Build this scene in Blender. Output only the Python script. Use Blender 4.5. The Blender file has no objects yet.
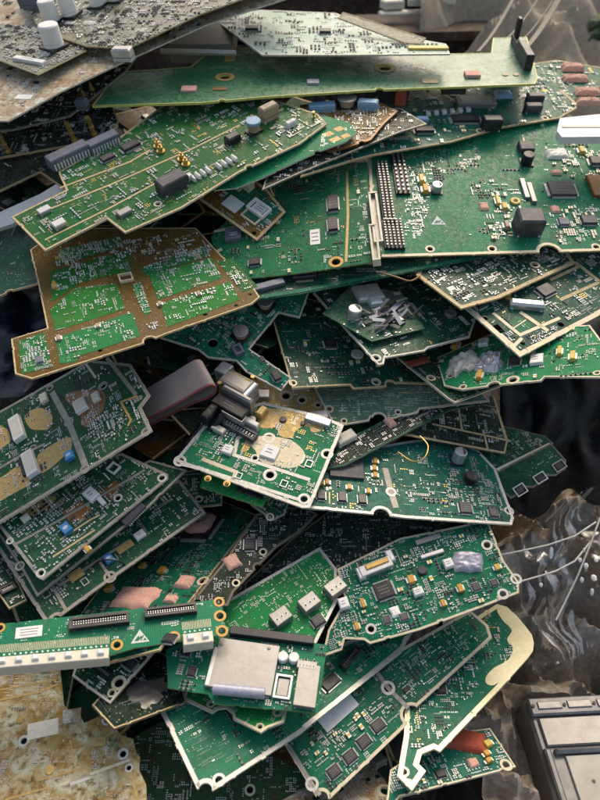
# A heap of scrapped circuit boards outdoors.  Metres; camera looks along +Y and down onto the heap.
import bpy, math, random
import numpy as np
from mathutils import Vector, Matrix, noise
from mathutils.geometry import tessellate_polygon, delaunay_2d_cdt

R = math.radians
random.seed(7)
scene = bpy.context.scene

# ------------------------------------------------------------------ camera, sky, sun, exposure
CAM_H, PITCH, F = 1.0, R(40), 666.0          # F: focal length in units of a 600x800 frame
cam_d = bpy.data.cameras.new('camera'); cam = bpy.data.objects.new('camera', cam_d)
scene.collection.objects.link(cam); scene.camera = cam
cam.location = (0, 0, CAM_H); cam.rotation_euler = (R(90) - PITCH, 0, 0)
cam_d.sensor_fit = 'VERTICAL'; cam_d.angle = 2 * math.atan(400 / F)
cam_d.clip_start = 0.01; cam_d.clip_end = 500
cam_d.dof.use_dof = True; cam_d.dof.focus_distance = 0.78; cam_d.dof.aperture_fstop = 3.6

SUN_EL, SUN_AZ = R(49), R(16)               # azimuth from +Y towards +X (negative = behind left)
sd = Vector((math.sin(SUN_AZ) * math.cos(SUN_EL), math.cos(SUN_AZ) * math.cos(SUN_EL), math.sin(SUN_EL)))
world = bpy.data.worlds.new('World'); scene.world = world; world.use_nodes = True
wn = world.node_tree; bg = wn.nodes['Background']
sky = wn.nodes.new('ShaderNodeTexSky'); sky.sky_type = 'NISHITA'; sky.sun_disc = False
sky.sun_elevation = SUN_EL; sky.sun_rotation = SUN_AZ
sky.air_density = 1.0; sky.dust_density = 4.0; sky.ozone_density = 1.0
wn.links.new(sky.outputs[0], bg.inputs[0]); bg.inputs[1].default_value = 0.145
sun_d = bpy.data.lights.new('sun', 'SUN'); sun_d.energy = 1.0; sun_d.angle = R(28); sun_d.color = (1, .97, .93)
sun = bpy.data.objects.new('sun', sun_d); scene.collection.objects.link(sun)
sun.rotation_euler = sd.to_track_quat('Z', 'Y').to_euler()
scene.view_settings.view_transform = 'Standard'; scene.view_settings.look = 'None'
scene.view_settings.exposure = 0.5; scene.view_settings.gamma = 1
scene.view_settings.use_curve_mapping = False
scene.view_settings.use_white_balance = True; scene.view_settings.white_balance_temperature = 7500; scene.view_settings.white_balance_tint = 10

# ------------------------------------------------------------------ frame geometry
CR = Matrix.Rotation(R(90) - PITCH, 3, 'X')
CL = Vector((0, 0, CAM_H))
def ray(x, y): return CR @ Vector(((x - 300) / F, (400 - y) / F, -1))
def at(x, y, d): return CL + ray(x, y) * d
CRI = CR.inverted()
def pix(p):
    q = CRI @ (p - CL); return Vector((300 + F * q.x / -q.z, 400 - F * q.y / -q.z))

# ------------------------------------------------------------------ materials
MATS = {}
class NT:
    def __init__(s, name):
        s.m = bpy.data.materials.new(name); s.m.use_nodes = True; s.t = s.m.node_tree
        s.b = s.t.nodes['Principled BSDF']
    def n(s, typ, **kw):
        nd = s.t.nodes.new(typ)
        for k, v in kw.items():
            if k.startswith('i_'):
                nd.inputs[int(k[2:]) if k[2:].isdigit() else k[2:]].default_value = v
            else: setattr(nd, k, v)
        return nd
    def l(s, a, b): s.t.links.new(a, b)
    def math(s, op, a, b=None, c=None):
        nd = s.n('ShaderNodeMath', operation=op)
        for i, v in enumerate((a, b, c)):
            if v is None: continue
            if isinstance(v, (int, float)): nd.inputs[i].default_value = v
            else: s.l(v, nd.inputs[i])
        return nd.outputs[0]
    def mix(s, f, a, b):
        nd = s.n('ShaderNodeMix', data_type='RGBA')
        for i, v in ((0, f), (6, a), (7, b)):
            if isinstance(v, (int, float)): nd.inputs[i].default_value = v
            elif isinstance(v, (tuple, list)): nd.inputs[i].default_value = (*v[:3], 1)
            else: s.l(v, nd.inputs[i])
        return nd.outputs[2]
    def coords(s):
        tc = s.n('ShaderNodeTexCoord'); oi = s.n('ShaderNodeObjectInfo')
        sh = s.math('MULTIPLY', oi.outputs['Random'], 7.3)
        va = s.n('ShaderNodeVectorMath', operation='ADD')
        s.l(tc.outputs['Object'], va.inputs[0]); s.l(sh, va.inputs[1]); return va.outputs[0]
    def noise(s, v, sc, det=3, rough=.6, dist=0):
        nd = s.n('ShaderNodeTexNoise'); nd.inputs['Scale'].default_value = sc
        nd.inputs['Detail'].default_value = det; nd.inputs['Roughness'].default_value = rough
        nd.inputs['Distortion'].default_value = dist
        s.l(v, nd.inputs['Vector']); return nd.outputs[0]
    def ramp(s, f, a, b):
        nd = s.n('ShaderNodeMapRange'); nd.inputs[1].default_value = a; nd.inputs[2].default_value = b
        s.l(f, nd.inputs[0]); return nd.outputs[0]
    def bump(s, h, strength, dist):
        nd = s.n('ShaderNodeBump'); nd.inputs['Strength'].default_value = strength
        nd.inputs['Distance'].default_value = dist; s.l(h, nd.inputs['Height'])
        s.l(nd.outputs[0], s.b.inputs['Normal'])

def plain(key, col, rough=.5, metal=0, var=.25, dust=.15, bump=0, sc=250, spec=.5):
    t = NT(key); v = t.coords()
    a = t.noise(v, sc, 3); f = t.ramp(a, .3, .75)
    dark = tuple(c * (1 - var) for c in col); lite = tuple(min(1, c * (1 + var)) for c in col)
    c = t.mix(f, dark, lite)
    d = t.math('MULTIPLY', t.ramp(t.noise(v, 60, 5, .7), .5, .75), dust)
    c = t.mix(d, c, (.32, .29, .24)); t.l(c, t.b.inputs['Base Color'])
    r = t.n('ShaderNodeMapRange'); r.inputs[3].default_value = rough - .1; r.inputs[4].default_value = min(1, rough + .15)
    t.l(t.noise(v, 90, 3), r.inputs[0]); t.l(r.outputs[0], t.b.inputs['Roughness'])
    t.b.inputs['Metallic'].default_value = metal; t.b.inputs['Specular IOR Level'].default_value = spec
    if bump: t.bump(a, bump, .0006)
    MATS[key] = t.m; return t

def mask(key, base, lite, dust=.15, tr=.8, pads=(.62, .62, .52), rough=.30, spec=.10, bmp=.35, dustc=(.42, .40, .33)):
    """solder mask over copper tracks: track bundles, vias and dust"""
    t = NT(key); v = t.coords()
    sx = t.n('ShaderNodeSeparateXYZ'); t.l(v, sx.inputs[0]); x, y = sx.outputs[0], sx.outputs[1]
    vo = t.n('ShaderNodeTexVoronoi', distance='CHEBYCHEV'); vo.inputs['Scale'].default_value = 55
    t.l(v, vo.inputs['Vector'])
    sc = t.n('ShaderNodeSeparateColor'); t.l(vo.outputs['Color'], sc.inputs[0])
    diag = t.math('MULTIPLY', t.math('ADD', x, y), .7071)
    isx = t.math('GREATER_THAN', sc.outputs[0], .45); isd = t.math('GREATER_THAN', sc.outputs[1], .78)
    c = t.math('ADD', t.math('MULTIPLY', x, isx), t.math('MULTIPLY', y, t.math('SUBTRACT', 1, isx)))
    c = t.math('ADD', t.math('MULTIPLY', c, t.math('SUBTRACT', 1, isd)), t.math('MULTIPLY', diag, isd))
    c = t.math('ADD', c, t.math('MULTIPLY', sc.outputs[2], .003))
    pp = t.math('PINGPONG', c, .0011)
    line = t.ramp(pp, .00062, .00078)
    on = t.math('GREATER_THAN', t.noise(v, 45, 2), .47)
    pour = t.ramp(t.noise(v, 22, 2, .4), .52, .54)
    line = t.math('MULTIPLY', line, on)
    f = t.math('MULTIPLY', t.math('MAXIMUM', line, t.math('MULTIPLY', pour, .35)), tr)
    col = t.mix(f, base, lite)
    via = t.n('ShaderNodeTexVoronoi'); via.inputs['Scale'].default_value = 330; t.l(v, via.inputs['Vector'])
    vsep = t.n('ShaderNodeSeparateColor'); t.l(via.outputs['Color'], vsep.inputs[0])
    vm = t.math('MULTIPLY', t.math('LESS_THAN', via.outputs['Distance'], .19), t.math('GREATER_THAN', vsep.outputs[0], .40)); vm = t.math('MULTIPLY', vm, t.math('GREATER_THAN', t.noise(v, 38, 2), .50))
    col = t.mix(t.math('MULTIPLY', vm, .8), col, pads)
    big = t.ramp(t.noise(v, 14, 4, .6), .35, .8)
    fine = t.ramp(t.noise(v, 180, 4, .75), .42, .72)
    dm = t.math('MULTIPLY', t.math('ADD', t.math('MULTIPLY', big, .6), t.math('MULTIPLY', fine, .55)), dust)
    oi = t.n('ShaderNodeObjectInfo'); hs = t.n('ShaderNodeHueSaturation')
    t.l(t.math('ADD', .485, t.math('MULTIPLY', oi.outputs['Random'], .03)), hs.inputs['Hue'])
    rv = t.math('FRACT', t.math('MULTIPLY', oi.outputs['Random'], 17.3)); t.l(t.math('ADD', .8, t.math('MULTIPLY', rv, .5)), hs.inputs['Value'])
    hs.inputs['Saturation'].default_value = 1.05; t.l(col, hs.inputs['Color']); col = hs.outputs[0]
    st = t.math('MULTIPLY', t.ramp(t.noise(v, 28, 5, .7, .8), .56, .74), .45); col = t.mix(st, col, (.10, .065, .022))   # flux and rust stains
    col = t.mix(dm, col, dustc); t.l(col, t.b.inputs['Base Color'])
    r = t.n('ShaderNodeMapRange'); r.inputs[3].default_value = rough - .06; r.inputs[4].default_value = rough + .3
    t.l(fine, r.inputs[0]); t.l(r.outputs[0], t.b.inputs['Roughness'])
    t.b.inputs['Specular IOR Level'].default_value = spec
    t.bump(t.math('ADD', line, t.math('MULTIPLY', fine, .6)), bmp, .0003)
    MATS[key] = t.m

def corroded(key, cols, sc=30):
    t = NT(key); v = t.coords()
    a = t.noise(v, sc, 6, .7, 1.2); b = t.noise(v, sc * 2.2, 6, .7, .6); c3 = t.noise(v, sc * 6, 4, .7)
    c = t.mix(t.ramp(a, .4, .6), cols[0], cols[1]); c = t.mix(t.ramp(b, .48, .62), c, cols[2])
    c = t.mix(t.ramp(c3, .52, .66), c, cols[3])
    c = t.mix(t.ramp(t.noise(v, sc * 3.1, 5, .7), .62, .7), c, cols[4])
    t.l(c, t.b.inputs['Base Color']); t.l(t.math('ADD', .38, t.math('MULTIPLY', t.ramp(b, .35, .65), .45)), t.b.inputs['Roughness']); t.b.inputs['Specular IOR Level'].default_value = .4
    t.bump(t.math('ADD', a, c3), .5, .001); MATS[key] = t.m

mask('green', (.003, .112, .055), (.010, .22, .105), .06)
mask('green_bright', (.005, .20, .068), (.018, .34, .12), .06, .5)
mask('green_dark', (.003, .044, .023), (.008, .095, .050), .08)
mask('green_teal', (.004, .105, .062), (.012, .20, .115), .07)
mask('green_rf', (.004, .060, .026), (.010, .11, .050), .12, .5)
mask('green_glare', (.10, .26, .17), (.24, .42, .31), .75, .8, rough=.34, spec=1.0, bmp=1.0, dustc=(.50, .54, .50))  # pale base and dust colours carry the white sheen of the light
mask('green_dusty', (.012, .11, .06), (.04, .17, .09), .45, .8, dustc=(.50, .47, .38))
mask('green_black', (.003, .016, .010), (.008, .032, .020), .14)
mask('green_cell', (.010, .125, .032), (.025, .22, .055), .05, .5, spec=.1, rough=.45)
mask('green_olive', (.008, .115, .03), (.06, .16, .035), .06, .7)
mask('brown_board', (.13, .066, .016), (.20, .105, .025), .12, .6)
mask('olive_board', (.10, .12, .055), (.22, .22, .11), .5, .8, spec=.9, bmp=1.0, rough=.36, dustc=(.5, .45, .33))  # olive, lightened to stand in for the glare on the top left boards
corroded('corroded', [(.30, .17, .03), (.42, .35, .17), (.52, .52, .38), (.13, .07, .012), (.07, .24, .11)], 24)
mask('green_long', (.005, .115, .045), (.009, .155, .065), .14, .5, spec=.6, rough=.3)
corroded('dirty_tan', [(.44, .37, .25), (.30, .19, .09), (.60, .62, .54), (.14, .095, .045), (.20, .32, .22)], 30)  # dirt tones, also lightened to stand in for glare on the top board
corroded('mossy', [(.012, .075, .02), (.05, .05, .02), (.02, .10, .03), (.008, .03, .012), (.14, .15, .08)], 40)
plain('fr4', (.56, .43, .23), .6, 0, .25, .25)
plain('fr4_green', (.22, .28, .08), .5, 0, .3, .2)
plain('fr4_pale', (.62, .58, .48), .55, 0, .15, .2)
plain('fr4_dark', (.16, .13, .09), .6, 0, .25, .2)
plain('copper_brown', (.26, .12, .035), .42, .2, .3, .15, spec=.6)
plain('gold', (.62, .42, .14), .38, .75, .2, .15)
plain('gold_matte', (.52, .35, .12), .5, .15, .25, .2)
plain('cream_trim', (.66, .58, .40), .5, .1, .15, .2)
plain('tin', (.62, .60, .53), .42, .2, .2, .2)
plain('tin_dull', (.33, .31, .26), .5, .2, .25, .25)
plain('edge_lime', (.52, .56, .14), .45, 0, .15, .1)
plain('yellow_trim', (.88, .78, .42), .3, 0, .10, .05, spec=1.0)  # yellow, made paler to carry the glare on the rim
plain('solder', (.82, .82, .79), .3, .4, .15, .05)
plain('black', (.016, .017, .019), .42, 0, .3, .25, .2)
plain('marking', (.16, .165, .16), .6, 0, .1, .1)
plain('dark_grey', (.055, .058, .065), .5, 0, .25, .3, .2)
plain('slate', (.12, .14, .18), .45, 0, .2, .25)
plain('silver', (.62, .62, .60), .38, .7, .07, .15)
plain('silver_dull', (.34, .33, .31), .42, .6, .08, .3, .1)
plain('white', (.82, .81, .77), .5, 0, .06, .2)
plain('cream', (.74, .69, .55), .55, 0, .1, .25)
plain('ceramic', (.40, .30, .20), .5, 0, .2, .1)
plain('tantalum', (.62, .33, .05), .45, 0, .15, .1)
plain('yellow', (.68, .48, .10), .45, 0, .15, .1)
plain('pink', (.88, .46, .36), .85, 0, .3, .1, 1.5, 900)
plain('red_block', (.42, .07, .03), .7, 0, .3, .15, .8, 500)
plain('blue', (.03, .22, .48), .4, 0, .15, .1)
plain('pale_blue', (.22, .40, .55), .45, 0, .15, .15)
plain('silk', (.62, .66, .62), .6, 0, .05, .05)
plain('silk_dim', (.20, .34, .26), .6, 0, .05, .05)
plain('lilac', (.42, .42, .50), .4, .2, .15, .2)
plain('foil', (.50, .50, .52), .4, .6, .2, .1, .6, 300)
plain('case_metal', (.22, .22, .215), .36, .35, .2, .3, .15, 60)
plain('case_cream', (.40, .39, .34), .4, .25, .15, .3, .5, 30)
plain('ribbon_grey', (.24, .20, .185), .45, 0, .1, .25)
plain('ribbon_red', (.22, .05, .05), .5, 0, .1, .1)
plain('rubber', (.012, .013, .018), .3, 0, .2, .1)
t = plain('sack_black', (.006, .006, .006), .6, 0, .3, .1)  # near-black of the added sheet that darkens the hollow
plain('cloth', (.36, .305, .24), .85, 0, .35, .35, .6, 120)
plain('cloth_green', (.05, .09, .05), .85, 0, .3, .3, .6, 120)
plain('film_black', (.010, .013, .022), .38, 0, .3, .12)
plain('crate_wood', (.055, .032, .018), .8, 0, .4, .3, .5, 40)
plain('mound', (.022, .018, .013), .9, 0, .5, .3, .8, 60)
plain('dirt', (.07, .058, .042), .95, 0, .4, .3, .8, 20)
plain('canvas', (.38, .32, .235), .85, 0, .2, .3, .6, 100)
plain('strap', (.20, .18, .14), .7, 0, .2, .3)
t = NT('clear_plastic')
t.b.inputs['Base Color'].default_value = (.9, .9, .92, 1); t.b.inputs['Roughness'].default_value = .12
tr = t.n('ShaderNodeBsdfTransparent'); mx = t.n('ShaderNodeMixShader')
fr = t.n('ShaderNodeFresnel'); fr.inputs[0].default_value = 1.5
ff = t.math('MULTIPLY', t.math('POWER', fr.outputs[0], 1.0), .28)
gl = t.n('ShaderNodeBsdfGlossy'); gl.inputs['Roughness'].default_value = .22
v = t.coords(); bp = t.n('ShaderNodeBump'); bp.inputs['Strength'].default_value = 1.0; bp.inputs['Distance'].default_value = .004
t.l(t.noise(v, 16, 3, .5, 1.0), bp.inputs['Height']); t.l(bp.outputs[0], gl.inputs['Normal'])
t.l(bp.outputs[0], fr.inputs['Normal'])
t.l(ff, mx.inputs[0]); t.l(tr.outputs[0], mx.inputs[1]); t.l(gl.outputs[0], mx.inputs[2])
t.l(mx.outputs[0], t.t.nodes['Material Output'].inputs[0]); MATS['clear_plastic'] = t.m

# ------------------------------------------------------------------ mesh building
class MB:
    def __init__(s): s.v = []; s.f = []; s.m = []; s.names = []
    def mi(s, mat):
        if mat not in s.names: s.names.append(mat)
        return s.names.index(mat)
    def box(s, cx, cy, z0, w, l, h, mat, ca=1, sa=0, ch=0, bottom=False):
        i = len(s.v); hw, hl = w / 2, l / 2; k = s.mi(mat)
        P = [(-hw, -hl), (hw, -hl), (hw, hl), (-hw, hl)]
        for x, y in P: s.v.append((cx + x * ca - y * sa, cy + x * sa + y * ca, z0))
        zt = z0 + h
        if ch:
            for x, y in P: s.v.append((cx + x * ca - y * sa, cy + x * sa + y * ca, zt - ch))
            q = [(x - math.copysign(ch, x), y - math.copysign(ch, y)) for x, y in P]
        else: q = P
        for x, y in q: s.v.append((cx + x * ca - y * sa, cy + x * sa + y * ca, zt))
        n = 2 if ch else 1
        for r in range(n):
            a = i + 4 * r
            for j in range(4): s.f.append((a + j, a + (j + 1) % 4, a + 4 + (j + 1) % 4, a + 4 + j)); s.m.append(k)
        a = i + 4 * n; s.f.append((a, a + 1, a + 2, a + 3)); s.m.append(k)
        if bottom: s.f.append((i + 3, i + 2, i + 1, i)); s.m.append(k)
    def cyl(s, cx, cy, z0, r, h, mat, n=14, r2=None, dx=0, dy=0, cap=True, ch=0):
        r2 = r if r2 is None else r2; k = s.mi(mat)
        rings = [(r, 0, 0), (r2, h - ch, 1)] + ([(r2 - ch, h, 1)] if ch else [])
        i = len(s.v)
        for rr, z, q in rings:
            for j in range(n):
                a = 2 * math.pi * j / n
                s.v.append((cx + dx * q + rr * math.cos(a), cy + dy * q + rr * math.sin(a), z0 + z))
        for b in range(len(rings) - 1):
            for j in range(n):
                s.f.append((i + b * n + j, i + b * n + (j + 1) % n, i + (b + 1) * n + (j + 1) % n, i + (b + 1) * n + j)); s.m.append(k)
        if cap: s.f.append(tuple(i + (len(rings) - 1) * n + j for j in range(n))); s.m.append(k)
    def ring(s, cx, cy, z, r0, r1, mat, n=16):
        i = len(s.v); k = s.mi(mat)
        for rr in (r0, r1):
            for j in range(n):
                a = 2 * math.pi * j / n; s.v.append((cx + rr * math.cos(a), cy + rr * math.sin(a), z))
        for j in range(n): s.f.append((i + j, i + n + j, i + n + (j + 1) % n, i + (j + 1) % n)); s.m.append(k)
    def poly(s, pts, z, mat, h=None):
        """flat sheet of polygon pts at z; with h also its sides going down h"""
        k = s.mi(mat); i = len(s.v); n = len(pts)
        if area(pts) < 0: pts = pts[::-1]
        s.v += [(p[0], p[1], z) for p in pts]
        for tr in tessellate_polygon([[Vector((p[0], p[1], 0)) for p in pts]]):
            s.f.append(tri_up(pts, tr, i)); s.m.append(k)
        if h:
            s.v += [(p[0], p[1], z - h) for p in pts]
            for j in range(n): s.f.append((i + n + j, i + n + (j + 1) % n, i + (j + 1) % n, i + j)); s.m.append(k)
    def tube(s, pts, r, mat, n=8):
        k = s.mi(mat); i = len(s.v); N = len(pts)
        for q, p in enumerate(pts):
            p = Vector(p); a = Vector(pts[max(0, q - 1)]); b = Vector(pts[min(N - 1, q + 1)])
            d = (b - a).normalized(); u = d.orthogonal().normalized() if abs(d.z) > .95 else d.cross(Vector((0, 0, 1))).normalized()
            w = d.cross(u); rr = r(q / (N - 1)) if callable(r) else r
            for j in range(n):
                t_ = 2 * math.pi * j / n; s.v.append(tuple(p + u * rr * math.cos(t_) + w * rr * math.sin(t_)))
        for q in range(N - 1):
            for j in range(n):
                s.f.append((i + q * n + j, i + q * n + (j + 1) % n, i + (q + 1) * n + (j + 1) % n, i + (q + 1) * n + j)); s.m.append(k)
        s.f.append(tuple(i + j for j in range(n))[::-1]); s.m.append(k)
        s.f.append(tuple(i + (N - 1) * n + j for j in range(n))); s.m.append(k)
    def build(s, name, parent=None, smooth=False, kind=None):
        if not s.v: return None
        me = bpy.data.meshes.new(name); me.from_pydata(s.v, [], s.f)
        for nme in s.names: me.materials.append(MATS[nme])
        me.polygons.foreach_set('material_index', s.m)
        if smooth:
            me.polygons.foreach_set('use_smooth', [True] * len(s.f))
            try: me.set_sharp_from_angle(angle=R(38))
            except Exception: pass
        me.update()
        o = bpy.data.objects.new(name, me); scene.collection.objects.link(o)
        if parent: o.parent = parent
        if kind: o['kind'] = kind
        return o
def area(p): return .5 * sum(p[i][0] * p[(i + 1) % len(p)][1] - p[(i + 1) % len(p)][0] * p[i][1] for i in range(len(p)))
def tri_up(pts, tr, i):
    a, b, c = (pts[q] for q in tr)
    z = (b[0] - a[0]) * (c[1] - a[1]) - (b[1] - a[1]) * (c[0] - a[0])
    return tuple(i + q for q in (tr if z > 0 else (tr[0], tr[2], tr[1])))
def inside(p, poly):
    x, y = p[0], p[1]; c = False; n = len(poly); j = n - 1
    for i in range(n):
        xi, yi = poly[i][0], poly[i][1]; xj, yj = poly[j][0], poly[j][1]
        if (yi > y) != (yj > y) and x < (xj - xi) * (y - yi) / (yj - yi) + xi: c = not c
        j = i
    return c
def triangulate(loops):
    """triangles of an outline with holes, sound even where the outline touches itself"""
    flat = [Vector(p) for L in loops for p in L]; ed = []; i = 0
    for L in loops:
        ed += [(i + j, i + (j + 1) % len(L)) for j in range(len(L))]; i += len(L)
    v, _, f, _, _, _ = delaunay_2d_cdt(flat, ed, [], 0, 1e-6)
    out = []
    for t in f:
        c = (v[t[0]] + v[t[1]] + v[t[2]]) / 3
        if inside(c, loops[0]) and not any(inside(c, h) for h in loops[1:]): out.append(tri_up(v, t, 0))
    return [tuple(p) for p in v], out
def inset(p, w):
    n = len(p); out = []
    for i in range(n):
        a, b, c = Vector(p[i - 1][:2]), Vector(p[i][:2]), Vector(p[(i + 1) % n][:2])
        d1 = (b - a).normalized(); d2 = (c - b).normalized()
        n1 = Vector((-d1.y, d1.x)); n2 = Vector((-d2.y, d2.x)); m = n1 + n2
        if m.length < 1e-6: out.append(tuple(b + n1 * w)); continue
        m.normalize(); k = w / max(.45, m.dot(n1)); out.append(tuple(b + m * k))
    return out
def tag(o, label=None, cat=None, group=None, kind=None):
    for k, v in (('label', label), ('category', cat), ('group', group), ('kind', kind)):
        if v: o[k] = v
    return o
def empty(name, M):
    o = bpy.data.objects.new(name, None); o.empty_display_size = .02
    scene.collection.objects.link(o); o.matrix_world = M; return o

# ------------------------------------------------------------------ a board of the heap
SLOPE_N = Vector((0, -.48, .877)).normalized(); SLOPE_P = Vector((0, .34, CAM_H - .67))
def heap_depth(x, y):
    r = ray(x, y); return SLOPE_N.dot(SLOPE_P - CL) / SLOPE_N.dot(r)
BOARDS = []; BY = {}
class Board:
    """poly: outline as seen in the 600x800 frame, laid on its own tilted plane (n, depth)"""
    def __init__(s, key, label, poly, corners=(), n=(0, 0, 1), free=.5, ref=0, gap=.006, cat='circuit board', name='circuit_board'):
        s.key, s.label, s.poly, s.gap, s.cat, s.name, s.ref = key, label, poly, gap, cat, name, ref
        s.cx = sum(p[0] for p in poly) / len(poly); s.cy = sum(p[1] for p in poly) / len(poly)
        s.n = s.solve(Vector(n).normalized(), corners, free); s.corners = corners
        s.occ = set(); s.rng = random.Random(key); s.root = None
        BOARDS.append(s); BY[key] = s
    def solve(s, n0, corners, free):
        if not corners: return n0
        u = n0.orthogonal().normalized(); w = n0.cross(u); best = None
        K = 14
        for i in range(-K, K + 1):
            for j in range(-K, K + 1):
                a, b = i / K * free, j / K * free
                n = (n0 + u * math.tan(a) + w * math.tan(b)).normalized()
                c = 0; ok = True
                for A, B, C in corners:
                    P = []
                    for q in (A, B, C):
                        r = ray(*q); k = n.dot(r)
                        if k > -.04: ok = False; break
                        P.append(r * (-1 / k))
                    if not ok: break
                    c += 6 * ((P[0] - P[1]).normalized().dot((P[2] - P[1]).normalized())) ** 2
                if not ok: continue
                c += .8 * (a * a + b * b)
                if best is None or c < best[0]: best = (c, n)
        return best[1] if best else n0
    def place(s, depth):
        s.depth = depth; s.o = at(s.cx, s.cy, depth)
        if s.corners:
            A, B, C = s.corners[0]
            e = [s.world(*q) for q in (A, B, C)]
            cand = [(Vector(A) - Vector(B), e[0] - e[1]), (Vector(C) - Vector(B), e[2] - e[1])]
            cand.sort(key=lambda q: -abs(q[0].x) / (abs(q[0].x) + abs(q[0].y)))
            u = cand[0][1] * (1 if cand[0][0].x > 0 else -1)
        else: u = s.world(s.cx + 10, s.cy) - s.world(s.cx - 10, s.cy)
        s.u = (u - s.n * u.dot(s.n)).normalized(); s.v = s.n.cross(s.u)
        s.M = Matrix(((s.u.x, s.v.x, s.n.x, s.o.x), (s.u.y, s.v.y, s.n.y, s.o.y), (s.u.z, s.v.z, s.n.z, s.o.z), (0, 0, 0, 1)))
        s.P = [s.loc(*q) for q in s.poly]
        if area(s.P) < 0: s.P.reverse()
    def world(s, x, y):
        r = ray(x, y); return CL + r * (s.n.dot(s.o - CL) / s.n.dot(r))
    def loc(s, x, y):
        d = s.world(x, y) - s.o; return (d.dot(s.u), d.dot(s.v))
    def scale(s, x, y):
        p = s.world(x, y); q = pix(p); e = .002
        return tuple((pix(p + a * e) - q).length / e for a in (s.u, s.v, s.n))
    # slab with holes and notches, rim, rings
    def slab(s, mat='green', edge='fr4', border=None, bw=2.5, holes=(), notches=(), slots=(), t=.0019, ringm='cream_trim', rings=True):
        s.root = empty(s.name, s.M); tag(s.root, s.label, s.cat)
        P = list(s.P)
        for (x, y, r) in notches:
            c = Vector(s.loc(x, y)); r = r / s.scale(x, y)[0]; best = None
            for i in range(len(P)):
                a, b = Vector(P[i]), Vector(P[(i + 1) % len(P)]); d = b - a; L = d.length
                if L < 2.2 * r: continue
                k = min(max((c - a).dot(d) / L, 1.05 * r), L - 1.05 * r); q = a + d / L * k
                if best is None or (q - c).length < best[0]: best = ((q - c).length, i, q, d / L)
            if best is None: continue
            _, i, q, d = best; m = Vector((-d.y, d.x))
            P[i + 1:i + 1] = [tuple(q - d * r * math.cos(th) + m * r * math.sin(th)) for th in [math.pi * k / 10 for k in range(11)]]
        Q = []; rg = random.Random(s.key + 'edge')       # break-off tabs left along the milled edges
        for i in range(len(P)):
            a, b = Vector(P[i]), Vector(P[(i + 1) % len(P)]); Q.append(tuple(a)); L = (b - a).length
            if L < .04: continue
            d = (b - a) / L; m = Vector((d.y, -d.x)); k = .012 + rg.random() * .02
            while k < L - .016:
                e = rg.choice((-1, 1, 1)) * rg.uniform(.0004, .0011); w = rg.uniform(.0025, .005)
                for kk, ee in ((k, 0), (k + .0006, e), (k + w / 2, e * rg.uniform(.5, 1)), (k + w, e), (k + w + .0007, 0)): Q.append(tuple(a + d * kk + m * ee))
                k += rg.uniform(.02, .075)
        P = Q; s.P = P
        loops = [P]; H = []
        for (x, y, r) in holes:
            c = s.loc(x, y); r = r / s.scale(x, y)[0] * .8
            if not inside(c, P): continue
            loops.append([(c[0] + r * math.cos(-a * math.pi / 7), c[1] + r * math.sin(-a * math.pi / 7)) for a in range(14)]); H.append((c, r))
            s.reserve(c[0], c[1], r * 3.2, r * 3.2)
        for sl in slots:
            q = [s.loc(*p) for p in sl]
            if area(q) > 0: q.reverse()
            loops.append(q)
            xs = [a for a, b in q]; ys = [b for a, b in q]
            s.reserve(sum(xs) / len(q), sum(ys) / len(q), max(xs) - min(xs), max(ys) - min(ys))
        mb = MB(); k0, k1 = mb.mi(mat), mb.mi(edge)
        flat = [p for L in loops for p in L]; n = len(flat)
        mb.v = [(p[0], p[1], 0) for p in flat] + [(p[0], p[1], -t) for p in flat]
        tv, tf = triangulate(loops); b0 = len(mb.v); b1 = b0 + len(tv)
        mb.v += [(p[0], p[1], 0) for p in tv] + [(p[0], p[1], -t) for p in tv]
        for f in tf:
            mb.f.append(tuple(q + b0 for q in f)); mb.m.append(k0)
            mb.f.append((f[0] + b1, f[2] + b1, f[1] + b1)); mb.m.append(k0)
        i = 0
        for L in loops:
            m = len(L)
            for j in range(m): mb.f.append((i + n + j, i + n + (j + 1) % m, i + (j + 1) % m, i + j)); mb.m.append(k1)
            i += m
        mb.build('board_panel', s.root)
        if border:
            w = bw / s.scale(s.cx, s.cy)[0]; mb = MB(); k = mb.mi(border)
            A = inset(P, .00012); B = inset(P, w); m = len(P)
            mb.v = [(*p, .0003) for p in A] + [(*p, .0003) for p in B] + [(*p, .00005) for p in B]
            for j in range(m):
                q = (j + 1) % m
                mb.f += [(j, q, m + q, m + j), (m + j, m + q, 2 * m + q, 2 * m + j)]; mb.m += [k, k]
            mb.build('edge_border', s.root)
            s.inner = B
        else: s.inner = inset(P, .0015)
        if H and rings:
            for c, r in H: mb = MB(); mb.ring(c[0], c[1], .00042, r * 1.03, r * 1.75, ringm); mb.build('hole_ring', s.root)
        return s
    def reserve(s, cx, cy, w, l):
        g = .001
        for i in range(int((cx - w / 2) // g), int((cx + w / 2) // g) + 1):
            for j in range(int((cy - l / 2) // g), int((cy + l / 2) // g) + 1): s.occ.add((i, j))
    def free(s, cx, cy, w, l):
        g = .001; o = s.occ
        for i in range(int((cx - w / 2) // g), int((cx + w / 2) // g) + 1):
            for j in range(int((cy - l / 2) // g), int((cy + l / 2) // g) + 1):
                if (i, j) in o: return False
        return True
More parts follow.
